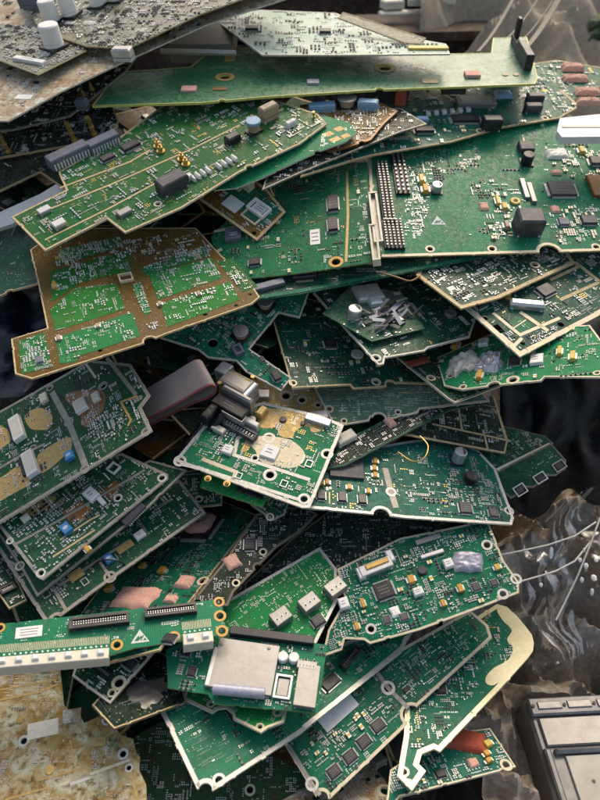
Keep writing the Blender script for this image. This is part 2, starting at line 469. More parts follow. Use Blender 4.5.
    def strip(s, mat, w, pts, z=.00036):
        """flat copper strip along a line of picture points"""
        L = [Vector(s.loc(*p)) for p in pts]; mb = MB(); hw = w / s.scale(*pts[0])[0] / 2; k = mb.mi(mat)
        off = []
        for i, p in enumerate(L):
            d1 = (L[i] - L[i - 1]).normalized() if i else (L[1] - L[0]).normalized()
            d2 = (L[i + 1] - L[i]).normalized() if i < len(L) - 1 else d1
            m = Vector((-d1.y, d1.x)) + Vector((-d2.y, d2.x))
            m.normalize(); off.append(m * hw / max(.5, m.dot(Vector((-d1.y, d1.x)))))
        ps = [p + o for p, o in zip(L, off)] + [p - o for p, o in zip(L[::-1], off[::-1])]
        mb.poly([tuple(p) for p in ps], z, mat, .00025); mb.build('copper_strip', s.root)
        for i in range(len(L) - 1):
            n = max(1, int((L[i + 1] - L[i]).length / .002))
            for q in range(n + 1):
                p = L[i].lerp(L[i + 1], q / n); s.reserve(p.x, p.y, 2 * hw, 2 * hw)
        return s
    def patch(s, mat, pts, name='copper_area', z=.00022, h=None, res=False, soft=False):
        mb = MB()
        if soft:
            o = []; n = len(pts); P = [Vector(p) for p in pts]
            for i in range(n):
                p0, p1, p2, p3 = P[i - 1], P[i], P[(i + 1) % n], P[(i + 2) % n]
                for u in (0, .25, .5, .75):
                    o.append(tuple(.5 * ((2 * p1) + (p2 - p0) * u + (2 * p0 - 5 * p1 + 4 * p2 - p3) * u * u + (3 * p1 - p0 - 3 * p2 + p3) * u ** 3)))
            pts = o
        q = [s.loc(*p) for p in pts]
        mb.poly(q, z, mat, h if h else .0002); o = mb.build(name, s.root)
        if res:
            xs = [a for a, b in q]; ys = [b for a, b in q]; s.reserve((min(xs) + max(xs)) / 2, (min(ys) + max(ys)) / 2, max(xs) - min(xs), max(ys) - min(ys))
        return s
    def add(s, kind, x, y, w=10, l=None, h=None, ang=0, **kw):
        """component: size in picture pixels at that spot, along the board's own axes"""
        ju, jv, jn = s.scale(x, y); l = w if l is None else l
        cx, cy = s.loc(x, y); W = w / ju; L = l / jv; H = (h if h is not None else 3) / ju
        H = min(H, .03)
        a = R(ang); KINDS[kind](s, cx, cy, W, L, H, a, **kw)
        s.reserve(cx, cy, W * abs(math.cos(a)) + L * abs(math.sin(a)) + .001, L * abs(math.cos(a)) + W * abs(math.sin(a)) + .001)
        return s
    def adds(s, rows):
        for r in rows: s.add(*r) if not isinstance(r[-1], dict) else s.add(*r[:-1], **r[-1])
        return s
    # dense small parts, in rows and little arrays as on a real layout
    def fill(s, n, mix='rrccwkp', region=None, cs=1.0, ang=0, cap=1500):
        if not hasattr(s, 'small'): s.small = MB(); s.silk = MB(); s.count = 0
        rg = s.rng; reg = [s.loc(*p) for p in region] if region else s.inner
        xs = [p[0] for p in reg]; ys = [p[1] for p in reg]; a = R(ang); cap += s.count
        for _ in range(int(n * 1.9)):
            for _t in range(12):
                x, y = rg.uniform(min(xs), max(xs)), rg.uniform(min(ys), max(ys))
                if inside((x, y), reg): break
            else: continue
            k = rg.choice(mix); w, l, h = SIZE[k]; j = rg.uniform(.8, 1.2) * cs; w *= j; l *= j; h *= j
            rot = a + (math.pi / 2 if rg.random() < .5 else 0)
            sw = abs(round(math.cos(rot - a))) > .5
            fw, fl = (w, l) if sw else (l, w)
            C, Rr = (1, 1) if k in 'KY' else (rg.choice((1, 2, 3, 5, 7)), rg.choice((1, 1, 2, 3)))
            if rg.random() < .5: C, Rr = Rr, C
            px, py = fw * 1.35 + .0004, fl * 1.35 + .0004
            ca, sa = math.cos(a), math.sin(a)
            for i in range(C):
                for q in range(Rr):
                    if rg.random() < .14: continue
                    u, v = i * px, q * py; X = x + u * ca - v * sa; Y = y + u * sa + v * ca
                    if not inside((X, Y), reg) or not inside((X, Y), s.inner): continue
                    if not s.free(X, Y, fw, fl): continue
                    s.reserve(X, Y, fw, fl); small(s.small, k, X, Y, w, l, h, rot, rg); s.count += 1
                    if rg.random() < .25: s.silk.box(X + fw * .9, Y, .0002, .0014 * cs, .0004, .00004, 'silk')
            if s.count > cap: break
        return s
    def marks(s, n, mat='silk', region=None):
        """illegible rows of printed dashes"""
        if not hasattr(s, 'small'): s.small = MB(); s.silk = MB(); s.count = 0
        rg = s.rng; reg = [s.loc(*p) for p in region] if region else s.inner
        xs = [p[0] for p in reg]; ys = [p[1] for p in reg]
        for _ in range(n):
            x, y = rg.uniform(min(xs), max(xs)), rg.uniform(min(ys), max(ys))
            if not inside((x, y), reg): continue
            for i in range(rg.randint(2, 7)):
                w = rg.uniform(.0006, .0022); x += w / 2 + .0004
                if inside((x, y), reg): s.silk.box(x, y, .0002, w, rg.uniform(.0004, .0009), .00004, mat)
                x += w / 2
        return s
    def close(s):
        if hasattr(s, 'small'):
            s.small.build('small_components', s.root, kind='stuff')
            s.silk.build('printed_marks', s.root, kind='stuff')

SIZE = {'r': (.0021, .0012, .0006), 'c': (.0021, .0013, .0012), 'w': (.0019, .0014, .0011), 'k': (.0032, .0022, .0012),
        'y': (.0034, .0024, .0019), 'p': (.0024, .0011, .0001), 'g': (.0016, .0016, .0003), 'K': (.0062, .0050, .0016),
        'Y': (.0052, .0036, .0026), 'd': (.0011, .0011, .0001), 's': (.0026, .0018, .0016)}
def small(mb, k, x, y, w, l, h, rot, rg):
    ca, sa = math.cos(rot), math.sin(rot)
    if k in 'rcYy':
        body = {'r': 'black', 'c': 'ceramic', 'y': 'tantalum', 'Y': 'yellow'}[k]
        e = w * .24
        mb.box(x, y, .0001, w - 1.6 * e, l * .96, h * .96, body, ca, sa)
        for sg in (-1, 1): mb.box(x + sg * (w - e) / 2 * ca, y + sg * (w - e) / 2 * sa, .0001, e, l, h, 'solder', ca, sa)
    elif k in 'w': mb.box(x, y, .0001, w, l, h, rg.choice(('solder', 'white', 'white', 'silver')), ca, sa, ch=h * .2)
    elif k in 's': mb.box(x, y, .0001, w, l, h, 'silver', ca, sa, ch=h * .2)
    elif k == 'g': mb.cyl(x, y, .0001, w * .5, h, 'gold', 8)
    elif k in 'dp':
        if k == 'd': mb.cyl(x, y, .0001, w * .5, h, 'solder', 6)
        else:
            for sg in (-1, 1): mb.box(x + sg * w * .33 * ca, y + sg * w * .33 * sa, .0001, w * .3, l, .0002, 'solder', ca, sa)
    else:
        mb.box(x, y, .0003, w * .72, l, h, 'black', ca, sa, ch=h * .15)
        m = 3 if k == 'k' else 6
        for sg in (-1, 1):
            for i in range(m):
                o = (i - (m - 1) / 2) * l / m; d = sg * w * .42
                mb.box(x + d * ca - o * sa, y + d * sa + o * ca, .0001, w * .18, l / m * .45, h * .4, 'solder', ca, sa)

# ---- larger components, each a part of its board
def rc(x, y, a, dx, dy): return x + dx * math.cos(a) - dy * math.sin(a), y + dx * math.sin(a) + dy * math.cos(a)
def k_chip(b, x, y, w, l, h, a, legs='quad', mat='black', name='chip', dot=True):
    ca, sa = math.cos(a), math.sin(a); z = .0004; mb = MB()
    f = .82 if legs != 'none' else 1
    bw, bl = (w * f, l * f) if legs == 'quad' else (w * f, l)
    mb.box(x, y, z, bw, bl, h, mat, ca, sa, ch=min(h * .25, .0006))
    if dot and min(bw, bl) > .006:
        p = rc(x, y, a, -bw * .36, -bl * .36); mb.cyl(p[0], p[1], z + h - .00005, min(bw, bl) * .05, .0001, 'dark_grey', 10)
    if min(bw, bl) > .005:      # laser marking, too faint to read
        for r_ in range(3):
            q = -bw * .32
            while q < bw * .28:
                ww = b.rng.uniform(.03, .10) * bw; p = rc(x, y, a, q + ww / 2, bl * (.22 - .2 * r_)); mb.box(p[0], p[1], z + h, ww, bl * .06, .00004, 'marking', ca, sa); q += ww + bw * .03
    o = mb.build(name, b.root)
    if legs == 'none': return
    mb = MB()
    sides = [(0, w, l, bl), (1, w, l, bl)] + ([(2, 0, 0, bw), (3, 0, 0, bw)] if legs == 'quad' else [])
    for q, _, _, span in sides:
        n = max(3, min(22, int(span / .0011)))
        for i in range(n):
            t = (i - (n - 1) / 2) * span * .92 / n
            if q < 2: d = (w + bw) / 4 * (1 if q else -1); p = rc(x, y, a, d, t); sz = ((w - bw) / 2 * 1.1, span / n * .45)
            else: d = (l + bl) / 4 * (1 if q == 3 else -1); p = rc(x, y, a, t, d); sz = (span / n * .45, (l - bl) / 2 * 1.1)
            mb.box(p[0], p[1], .0001, sz[0], sz[1], h * .35, 'solder', ca, sa)
    mb.build('lead_row', o, kind='stuff')
def k_block(b, x, y, w, l, h, a, mat='silver', name='component', ch=.15, top=None):
    mb = MB(); ca, sa = math.cos(a), math.sin(a)
    if h > .003 and min(w, l) > .006:       # body in two tiers with a seam, small feet and a marked lid
        mb.box(x, y, .0002, w, l, h * .3, mat, ca, sa); mb.box(x, y, .0002 + h * .3, w * .97, l * .97, h * .05, 'dark_grey', ca, sa)
        mb.box(x, y, .0002 + h * .35, w, l, h * .65, mat, ca, sa, ch=min(h, w, l) * ch)
        for sx in (-1, 1):
            for sy in (-1, 1): p = rc(x, y, a, sx * w * .42, sy * l * .5); mb.box(p[0], p[1], .0001, w * .08, .0016, h * .12, 'solder', ca, sa)
        if not top and mat in ('dark_grey', 'black', 'white', 'slate', 'ceramic'):
            for r_ in range(2): p = rc(x, y, a, -w * .05, l * (.14 - .24 * r_)); mb.box(p[0], p[1], h + .0002, w * b.rng.uniform(.3, .55), l * .07, .00004, 'marking', ca, sa)
    else: mb.box(x, y, .0002, w, l, h, mat, ca, sa, ch=min(h, w, l) * ch)
    if top: mb.box(x, y, .0002 + h, w * .8, l * .8, .00012, top, ca, sa)
    mb.build(name, b.root)
def k_can(b, x, y, w, l, h, a, mat='silver', name='capacitor', base=True):
    mb = MB(); r = w / 2; ca, sa = math.cos(a), math.sin(a)
    if base: mb.box(x, y, .0002, w * 1.05, w * 1.05, h * .12, 'black', ca, sa)
    z = .0002 + (h * .12 if base else 0)
    mb.cyl(x, y, z, r * .95, h * .12, mat, 20); mb.cyl(x, y, z + h * .12, r * .86, h * .06, mat, 20)
    mb.cyl(x, y, z + h * .18, r * .95, h * .74, mat, 20, ch=r * .12)
    i = len(mb.v); k = mb.mi('dark_grey')      # polarity mark on the lid
    zt = z + h * .925; mb.v += [(x + r * .78 * math.cos(q), y + r * .78 * math.sin(q), zt) for q in [a + .6 * j for j in range(-2, 3)]]
    if mat != 'white': mb.f.append((i, i + 1, i + 2, i + 3, i + 4)); mb.m.append(k)
    mb.build(name, b.root, True)
def k_disc(b, x, y, w, l, h, a, mat='silver_dull', name='disc'):
    mb = MB(); mb.cyl(x, y, .0002, w / 2, h, mat, 18, ch=h * .2); mb.build(name, b.root, True)
def k_coil(b, x, y, w, l, h, a, mat='silver_dull', name='inductor'):
    mb = MB(); mb.box(x, y, .0002, w, l, h * .15, 'black', math.cos(a), math.sin(a))
    mb.cyl(x, y, h * .15, w * .36, h * .6, 'ceramic', 14); mb.cyl(x, y, h * .75, w * .48, h * .2, mat, 16, ch=h * .05)
    mb.build(name, b.root, True)
def lump(b, x, y, w, l, h, a, mat, name, rough=.35, n=7, round_=True, cut=True):
    """a squashed, crumpled lump"""
    mb = MB(); k = mb.mi(mat); rg = b.rng; so = rg.uniform(0, 50); N = n * 2 + 1
    idx = {}
    for i in range(N):
        for j in range(N):
            u, v = i / (N - 1) * 2 - 1, j / (N - 1) * 2 - 1
            if round_: m = max(abs(u), abs(v)); q = math.hypot(u, v) or 1; s_ = m / q; s_ = .5 + .5 * s_; uu, vv = u * s_, v * s_
            else: m = max(abs(u), abs(v)); uu, vv = u, v
            e = noise.noise(Vector((u * 1.7 + so, v * 1.7, 1))) * rough * .5
            uu *= 1 + e; vv *= 1 + noise.noise(Vector((u * 1.7, v * 1.7 + so, 5))) * rough * .5
            z = h * (1 - max(0, m) ** 6) * (1 + rough * .8 * noise.noise(Vector((u * 3 + so, v * 3, 0))) + rough * .35 * noise.noise(Vector((u * 11 + so, v * 11, 2))))
            p = rc(x, y, a, uu * w / 2, vv * l / 2); idx[i, j] = len(mb.v); mb.v.append((p[0], p[1], .0002 + max(0, z)))
    for i in range(N - 1):
        for j in range(N - 1): mb.f.append((idx[i, j], idx[i + 1, j], idx[i + 1, j + 1], idx[i, j + 1])); mb.m.append(k)
    mb.build(name, b.root, mat not in ('foil',))
def k_wreck(b, x, y, w, l, h, a, n=26):
    """torn shielding: overlapping bent metal tabs"""
    mb = MB(); rg = b.rng
    for i in range(n):
        u, v = rg.uniform(-.5, .5), rg.uniform(-.5, .5); p = rc(x, y, a, u * w, v * l); an = a + rg.choice((0, 0, 1.57)) + rg.gauss(0, .15)
        W_, L_ = rg.uniform(.10, .34) * w, rg.uniform(.04, .16) * l; z = rg.uniform(.2, 1) * h; i0 = len(mb.v)
        mb.box(p[0], p[1], z, W_, L_, .0006, rg.choice(('silver', 'slate', 'silver_dull', 'lilac', 'dark_grey')), math.cos(an), math.sin(an), bottom=True)
        tx, ty = rg.gauss(0, .35), rg.gauss(0, .35)
        mb.v[i0:] = [(X, Y, Z + (X - p[0]) * tx + (Y - p[1]) * ty) for X, Y, Z in mb.v[i0:]]
    mb.box(x, y, .0002, w, l, h * .3, 'dark_grey', math.cos(a), math.sin(a)); mb.build('torn_shielding', b.root)
def k_pad(b, x, y, w, l, h, a, mat='pink', name='thermal_pad', rough=.4, rnd=False): lump(b, x, y, w, l, h * (.75 if mat == 'pink' else .7), a, mat, name, rough * .6, 9, rnd)
def k_foil(b, x, y, w, l, h, a, mat='foil', name='crumpled_foil', rough=1.1): lump(b, x, y, w, l, h, a, mat, name, rough, 6)
def k_sticker(b, x, y, w, l, h, a, mat='white', name='paper_label', lines=True):
    mb = MB(); ca, sa = math.cos(a), math.sin(a); mb.box(x, y, .0003, w, l, .00015, mat, ca, sa)
    if lines:
        for i in range(3):
            p = rc(x, y, a, 0, l * (.25 - .25 * i)); mb.box(p[0], p[1], .00046, w * b.rng.uniform(.5, .8), l * .06, .00003, 'dark_grey', ca, sa)
    mb.build(name, b.root)
def k_tri(b, x, y, w, l, h, a):
    """static-warning triangle: white, with the dark slashed hand inside"""
    mb = MB(); T = lambda pts, z, m: mb.poly([rc(x, y, a, px * w / 2, py * l / 2) for px, py in pts], z, m)
    T([(-1, -.75), (1, -.75), (0, 1)], .00025, 'silk')
    T([(-.62, -.5), (-.2, -.5), (.28, -.05), (.1, .15), (-.05, -.1), (-.15, .2)], .0003, 'green')
    T([(.0, -.52), (.12, -.52), (.42, .1), (.32, .2)], .0003, 'green')
    T([(.3, -.52), (.7, -.52), (.5, -.15)], .0003, 'green')
    mb.build('warning_triangle', b.root)
def k_conn(b, x, y, w, l, h, a, mat='black', pins=0, name='connector', slot=True, pinmat='solder', cols=2):
    """long connector: hollow shell with a slot, and its row of pins"""
    mb = MB(); ca, sa = math.cos(a), math.sin(a); wt = min(w, l) * .24
    if slot:
        mb.box(x, y, .0002, w, l, h * .45, mat, ca, sa)
        for sg in (-1, 1):
            p = rc(x, y, a, 0, sg * (l - wt) / 2); mb.box(p[0], p[1], .0002 + h * .45, w, wt, h * .55, mat, ca, sa)
            p = rc(x, y, a, sg * (w - wt) / 2, 0); mb.box(p[0], p[1], .0002 + h * .45, wt, l - 2 * wt, h * .5, mat, ca, sa)
    else: mb.box(x, y, .0002, w, l, h, mat, ca, sa, ch=wt * .3)
    o = mb.build(name, b.root)
    if pins:
        mb = MB()
        for i in range(pins):
            for q in range(cols):
                d = ((i + .5) / pins - .5) * (w - 2 * wt)
                if slot: p = rc(x, y, a, d, (q - (cols - 1) / 2) * l * .2); mb.box(p[0], p[1], h * .45, w / pins * .35, l * .08, h * .4, pinmat, ca, sa)
                else: p = rc(x, y, a, d, (-1 if q == 0 else 1) * (l / 2 + .0006)); mb.box(p[0], p[1], .0001, w / pins * .4, .0014, h * .25, pinmat, ca, sa)
        mb.build('pin_row', o, kind='stuff')
def k_ribs(b, x, y, w, l, h, a, mat='slate', n=10, name='connector'):
    """connector body with a row of upright ribs along its front"""
    mb = MB(); ca, sa = math.cos(a), math.sin(a); mb.box(x, y, .0002, w, l, h, mat, ca, sa, ch=h * .08)
    o = mb.build(name, b.root); mb = MB()
    for i in range(n):
        p = rc(x, y, a, ((i + .5) / n - .5) * w * .94, -l / 2 - .0007); mb.box(p[0], p[1], .0001, w / n * .45, .0016, h * .6, 'solder', ca, sa)
    mb.build('pin_row', o, kind='stuff')
def k_pins(b, x, y, w, l, h, a, nx=4, ny=12, mat='solder', base='black'):
    mb = MB(); ca, sa = math.cos(a), math.sin(a); mb.box(x, y, .0002, w, l, h * .5, base, ca, sa)
    o = mb.build('pin_header', b.root); mb = MB()
    for i in range(nx):
        for j in range(ny):
            p = rc(x, y, a, ((i + .5) / nx - .5) * w, ((j + .5) / ny - .5) * l)
            mb.box(p[0], p[1], h * .5, w / nx * .42, l / ny * .42, h * .6, mat, ca, sa)
    mb.build('pin_row', o, kind='stuff')
def k_post(b, x, y, w, l, h, a, mat='gold', name='standoff'):
    """turned metal post standing on the board, leaning by l"""
    mb = MB(); z = 0
    for f, r in ((.12, 1.3), (.3, .8), (.08, 1.1), (.3, .8), (.2, 1.0)):
        mb.cyl(x, y, .0002 + z, w / 2 * r, h * f, mat, 12); z += h * f
    mb.build(name, b.root, True)
def k_ant(b, x, y, w, l, h, a, mat='gold'):
    mb = MB(); k = w / 2
    mb.cyl(x, y, .0001, k, h * .2, mat, 12); mb.cyl(x, y, h * .2, k * .6, h * .5, mat, 12, ch=k * .1); mb.cyl(x, y, h * .7, k * .25, h * .3, mat, 8)
    mb.build('coax_socket', b.root, True)
def k_frame(b, x, y, w, l, h, a, mat='silver', name='shield_frame', wt=.12):
    mb = MB(); ca, sa = math.cos(a), math.sin(a); t = min(w, l) * wt
    for sg in (-1, 1):
        p = rc(x, y, a, 0, sg * (l - t) / 2); mb.box(p[0], p[1], .0002, w, t, h, mat, ca, sa)
        p = rc(x, y, a, sg * (w - t) / 2, 0); mb.box(p[0], p[1], .0002, t, l - 2 * t, h * .98, mat, ca, sa)
    mb.build(name, b.root)
def k_trim(b, x, y, w, l, h, a, mat='blue'):
    mb = MB(); ca, sa = math.cos(a), math.sin(a); mb.box(x, y, .0002, w, l, h, mat, ca, sa, ch=h * .1)
    mb.cyl(x, y, h, min(w, l) * .3, .0004, 'pale_blue', 12); mb.box(x, y, h + .0004, w * .5, l * .1, .0001, 'white', ca, sa)
    mb.build('trimmer', b.root)
def k_holes(b, x, y, w, l, h, a, n=3, mat='silver_dull', name='jack_block'):
    """metal jack: box with dark round openings on top"""
    mb = MB(); ca, sa = math.cos(a), math.sin(a); mb.box(x, y, .0002, w, l, h, mat, ca, sa, ch=h * .06)
    for i in range(n):
        p = rc(x, y, a, ((i + .5) / n - .5) * w * .85, -l * .1)
        mb.cyl(p[0], p[1], .0002 + h, w / n * .3, .0002, 'white', 10); mb.cyl(p[0], p[1], .0004 + h, w / n * .16, .0002, 'black', 8)
    mb.build(name, b.root)
def k_led(b, x, y, w, l, h, a, mat='tantalum'):
    mb = MB(); ca, sa = math.cos(a), math.sin(a); e = w * .2
    mb.box(x, y, .0002, w - 2 * e, l, h, mat, ca, sa, ch=h * .12)
    for sg in (-1, 1):
        p = rc(x, y, a, sg * (w - e) / 2, 0); mb.box(p[0], p[1], .0001, e * 1.1, l * .7, h * .5, 'solder', ca, sa)
    mb.build('capacitor', b.root)
KINDS = {k[2:]: v for k, v in list(globals().items()) if k.startswith('k_')}

def settle():
    """push the boards apart along the lines of sight until none cuts another, staying near the heap's slope"""
    X, Y = np.meshgrid(np.arange(-80, 690, 8.), np.arange(-70, 880, 8.))
    rx, ry = (X - 300) / F, (400 - Y) / F
    c, s_ = math.cos(PITCH), math.sin(PITCH)
    D = np.stack([rx, ry * s_ + c, ry * c - s_], -1)
    B = BOARDS; N = len(B); masks = []; lz = []
    for b in B:
        m = np.zeros(X.shape, bool); j = len(b.poly) - 1
        for i in range(len(b.poly)):
            xi, yi = b.poly[i]; xj, yj = b.poly[j]
            if yi != yj: m ^= ((yi > Y) != (yj > Y)) & (X < (xj - xi) * (Y - yi) / (yj - yi) + xi)
            j = i
        n = np.array(b.n); k = D @ n; k0 = n.dot(np.array(ray(b.cx, b.cy)))
        z = np.where(k < -.03, k0 / np.minimum(k, -.03), np.nan)
        masks.append(m & np.isfinite(z)); lz.append(np.log(np.where(np.isfinite(z), z, 1)))
    ref = np.array([math.log(heap_depth(min(max(b.cx, 0), 600), min(max(b.cy, 0), 800)) + b.ref) for b in B])
    S = ref.copy(); con = []
    for i in range(N):
        for j in range(i + 1, N):           # j lies over i
            m = masks[i] & masks[j]
            if m.sum() < 2: continue
            con.append((i, j, np.percentile(lz[j][m] - lz[i][m], 96) + B[i].gap / math.exp(ref[i])))
    for it in range(600):
        if it < 450: S += (ref - S) * .04 * (1 - it / 450)
        for i, j, c0 in con:
            e = S[j] - S[i] + c0
            if e > 0: S[i] += e * .5; S[j] -= e * .5
    for k, b in enumerate(B): b.place(math.exp(S[k]))
    return [(b.key, round(math.exp(S[k]), 3), round(math.exp(ref[k]), 3)) for k, b in enumerate(B)]

# ------------------------------------------------------------------ the boards, lowest first
B = Board
B('mossy', 'dark mossy green board lying deep under the bottom edge of the heap', [(125,742),(150,815),(335,815),(300,770),(240,735),(160,722)], n=(0,-.1,1), ref=.03, cat='circuit board')
B('dirtyw', 'dirty whitish green board scrap at the bottom, left of the yellow rimmed board corner', [(262,812),(300,790),(362,757),(384,778),(402,812)], [((300,790),(362,757),(384,778))], ref=.03)
B('brred', 'green board with red block and cream front edge near the metal case', [(385,815),(400,797),(516,767),(490,728),(440,735),(390,770)], [((400,797),(516,767),(490,728))], (0,-.05,1), ref=.02)
B('yel', 'large green board with a wide glaring yellow and white rim along its right side', [(405,700),(440,640),(497,604),(507,607),(517,616),(526,627),(532,635),(534,643),(533,651),(528,658),(500,689),(440,752),(434,749),(422,754),(419,764),(426,771),(412,791),(397,776),(404,735)], n=(-.05,.18,1))
B('quad', 'green board with four black chips in a row and a white rounded slot, bottom centre', [(283,742),(316,797),(330,799),(404,728),(418,706),(492,638),(488,625),(470,610),(402,648),(345,690)], [((283,742),(318,798),(404,728))], (0,-.05,1))
B('teal', 'large dark green board with a long grey rim, its corner pointing down at the bottom', [(155,700),(197,789),(213,791),(300,734),(402,650),(420,620),(350,640),(250,680)], [((165,720),(205,792),(300,734))], (0,-.05,1))
B('plasb', 'dark board carrying a crumpled piece of clear film, beside the lower left corner board', [(92,705),(114,729),(187,702),(172,655),(142,650)], [((92,705),(114,729),(187,702))], (0,-.05,1))
B('under', 'green board speckled with white pads, cream notched rim, under the silver card reader', [(183,699),(212,713),(218,709),(226,708),(232,713),(233,719),(261,733),(268,728),(284,722),(291,690),(250,650),(195,660)], [((183,699),(261,733),(291,690))], (0,-.05,1))
B('corner', 'small dark green board corner with tan rim hanging under the white edge connector', [(72,676),(110,704),(158,648),(135,630),(85,640)], [((72,676),(110,704),(158,648))], (0,-.1,1))
B('corr', 'corroded tan and brown board with dirt and rust at the lower left corner', [(-40,640),(-5,662),(60,668),(64,705),(74,716),(80,714),(84,723),(98,717),(108,713),(113,716),(117,730),(121,735),(133,739),(136,752),(140,757),(139,770),(146,784),(148,830),(-40,830)], n=(.05,-.12,1), ref=-.01)
B('deepb', 'very dark long board lying crosswise behind the bright green corner board', [(215,612),(290,540),(330,510),(440,512),(490,528),(470,550),(345,575)], n=(-.1,-.2,1), ref=.02)
B('deepa', 'dark board with scalloped tan edge, right of the pink pad board', [(188,606),(225,560),(256,514),(300,506),(318,514),(300,532),(276,548),(234,592),(228,606)], [((190,604),(234,592),(310,518))][:0], (.05,-.15,1), ref=.01)
B('farl', 'small green board end with a dark slot at the far left edge', [(-25,560),(9,609),(27,600),(6,556),(-10,545)], [((-25,560),(9,609),(27,600))], (0,-.15,1))
B('pinkb', 'dark green board with several rough pink thermal pads', [(62,640),(120,560),(190,505),(220,500),(257,515),(189,603),(160,650),(100,665)], [((257,515),(160,650),(70,640))], (0,-.15,1), gap=.009)
B('smallb', 'small dark green board corner with a screw hole under the ribbon cable', [(236,495),(273,521),(285,515),(290,500),(262,470)], [((236,495),(273,521),(290,495))], (0,-.2,1))
B('smalla', 'small dark board with thin tan rim between the stacked radio boards and the gold one', [(145,505),(150,512),(222,505),(223,487),(205,468),(165,475)], [((150,512),(222,505),(220,480))], (0,-.2,1))
B('rf3', 'third radio board down of the left stack, with grey rim strips and a blue trimmer', [(-30,530),(-5,545),(44,621),(52,623),(108,582),(206,513),(180,480),(60,510)], [((0,553),(46,622),(206,513))], (0,-.2,1), gap=.007)
B('rf2', 'thin radio board between two others of the left stack, its dark connector showing', [(-30,500),(-5,530),(22,570),(37,597),(148,508),(187,470),(150,460),(60,500)], [((-5,530),(37,597),(150,506))], (0,-.2,1), gap=.007)
B('rf1', 'second radio board of the left stack, with chamfered rim and light blue trimmer', [(-20,505),(0,528),(38,578),(43,580),(168,479),(168,474),(122,453),(60,470)], [((0,528),(41,581),(168,479))], (0,-.2,1), gap=.008)
B('bright', 'bright green board corner with rows of white dots and three metal jacks', [(222,603),(320,547),(337,569),(338,600),(318,640),(310,655),(230,660),(205,640)], [((222,603),(320,547),(338,570))], (0,-.1,1))
B('bigc', 'densely populated green board with metal video connector and grey lump, front edge notched', [(322,657),(328,630),(345,600),(337,569),(400,538),(488,520),(504,561),(519,582),(519,593),(480,608),(420,630),(370,644),(364,640),(345,639),(342,650)], [((322,657),(519,593),(500,550))], (0,-.08,1), gap=.011)
B('reader', 'board carrying a flat silver card reader and a long black connector', [(166,650),(168,688),(208,694),(214,704),(318,713),(327,645),(228,628),(200,634)], [((168,690),(318,713),(327,645))], (0,-.05,1), gap=.006)
B('rightb', 'dim green board end with three square holed tabs at the right side of the heap', [(480,470),(497,471),(551,443),(566,460),(566,469),(556,476),(546,476),(543,482),(533,488),(524,487),(520,494),(511,499),(500,490),(480,495)], [((551,443),(566,465),(511,499))], (0,-.25,1), ref=.03)
B('righta', 'dim green board corner with a pale rim strip at the right side of the heap', [(470,470),(497,471),(553,443),(545,436),(500,425),(470,440)], [((470,480),(553,443),(540,432))], (0,-.25,1), ref=.02)
B('wide', 'wide green board with grey white front rim, three black chips and a dark square chip', [(292,497),(306,508),(390,516),(405,518),(512,525),(514,518),(496,469),(478,450),(440,436),(340,452)], [((306,508),(512,525),(496,469))], (0,-.2,1), gap=.008)
B('frameb', 'dim board divided by bare metal strips, above the wide green board', [(382,428),(400,434),(505,454),(508,440),(494,396),(440,396)], [((400,434),(506,454),(494,396))], (0,-.25,1))
B('lineb', 'narrow dark board with green white edge line passing under the small green board', [(322,470),(345,466),(450,410),(475,405),(440,392),(345,440)], [((345,466),(450,410),(430,392))], (0,-.3,1))
B('lip', 'narrow green lip board with a long black slot below the gold and green board', [(200,487),(262,507),(271,492),(255,470),(206,462)], [((200,487),(262,507),(272,490))], (0,-.2,1))
B('goldb', 'gold plated board with silver tuning blocks behind the gold and green one', [(232,400),(330,440),(345,424),(335,398),(285,378),(240,380)], [((232,400),(345,424),(335,398))][:0], (0,-.25,1))
B('gg', 'green board with broad gold areas, white rim strips and a metal housing on its back', [(174,461),(205,424),(262,402),(320,415),(344,425),(326,470),(310,508),(302,508)], [((174,461),(308,508),(344,425))], (0,-.2,1), gap=.02)
B('rf0', 'topmost large radio board at the left with two long white ceramic filters', [(-40,430),(0,411),(90,360),(131,364),(150,395),(141,407),(152,431),(0,523),(-40,545)], [((0,523),(152,432),(131,364))], (0,-.22,1), gap=.012)
B('strip', 'long green edge board with white connector along its front and black slots', [(-40,628),(0,624),(110,612),(221,599),(227,634),(182,641),(135,648),(108,656),(-40,668)], [((-40,668),(227,634),(221,599))], (0,-.12,1), gap=.008)
B('small_g', 'green board with dusty print and cream notched front edge in the middle', [(313,386),(332,422),(345,425),(369,421),(371,417),(387,420),(418,413),(420,409),(490,401),(470,380),(380,370)], [((332,424),(420,411),(470,380))][:0], (0,-.25,1))
B('mid', 'dim green board with a small grey disc and brown edge tabs below the centre', [(272,318),(292,388),(350,385),(353,389),(384,387),(398,383),(432,384),(434,370),(420,330),(300,296)], [((272,318),(292,388),(398,384))], (0,-.3,1))
B('thin_r', 'thin dark board with a pinkish edge line running down to a corner, right of centre', [(392,352),(398,358),(448,399),(455,403),(508,383),(500,345),(420,335)], [((398,358),(450,402),(508,384))], (0,-.3,1))
B('cutout', 'green board with a stepped cutout and silver coils below the brown framed board', [(160,338),(198,350),(208,358),(236,361),(246,372),(281,391),(292,378),(250,349),(279,313),(300,318),(310,290),(240,280)], [((281,391),(292,378),(250,349))], (0,-.3,1), gap=.012)
B('foilb', 'bright green board with two crumpled foil lumps at the right edge', [(436,358),(444,386),(462,390),(500,385),(541,381),(545,377),(640,378),(610,352),(590,325),(500,330)], [((444,388),(545,378),(575,330))], (0,-.25,1), gap=.009)
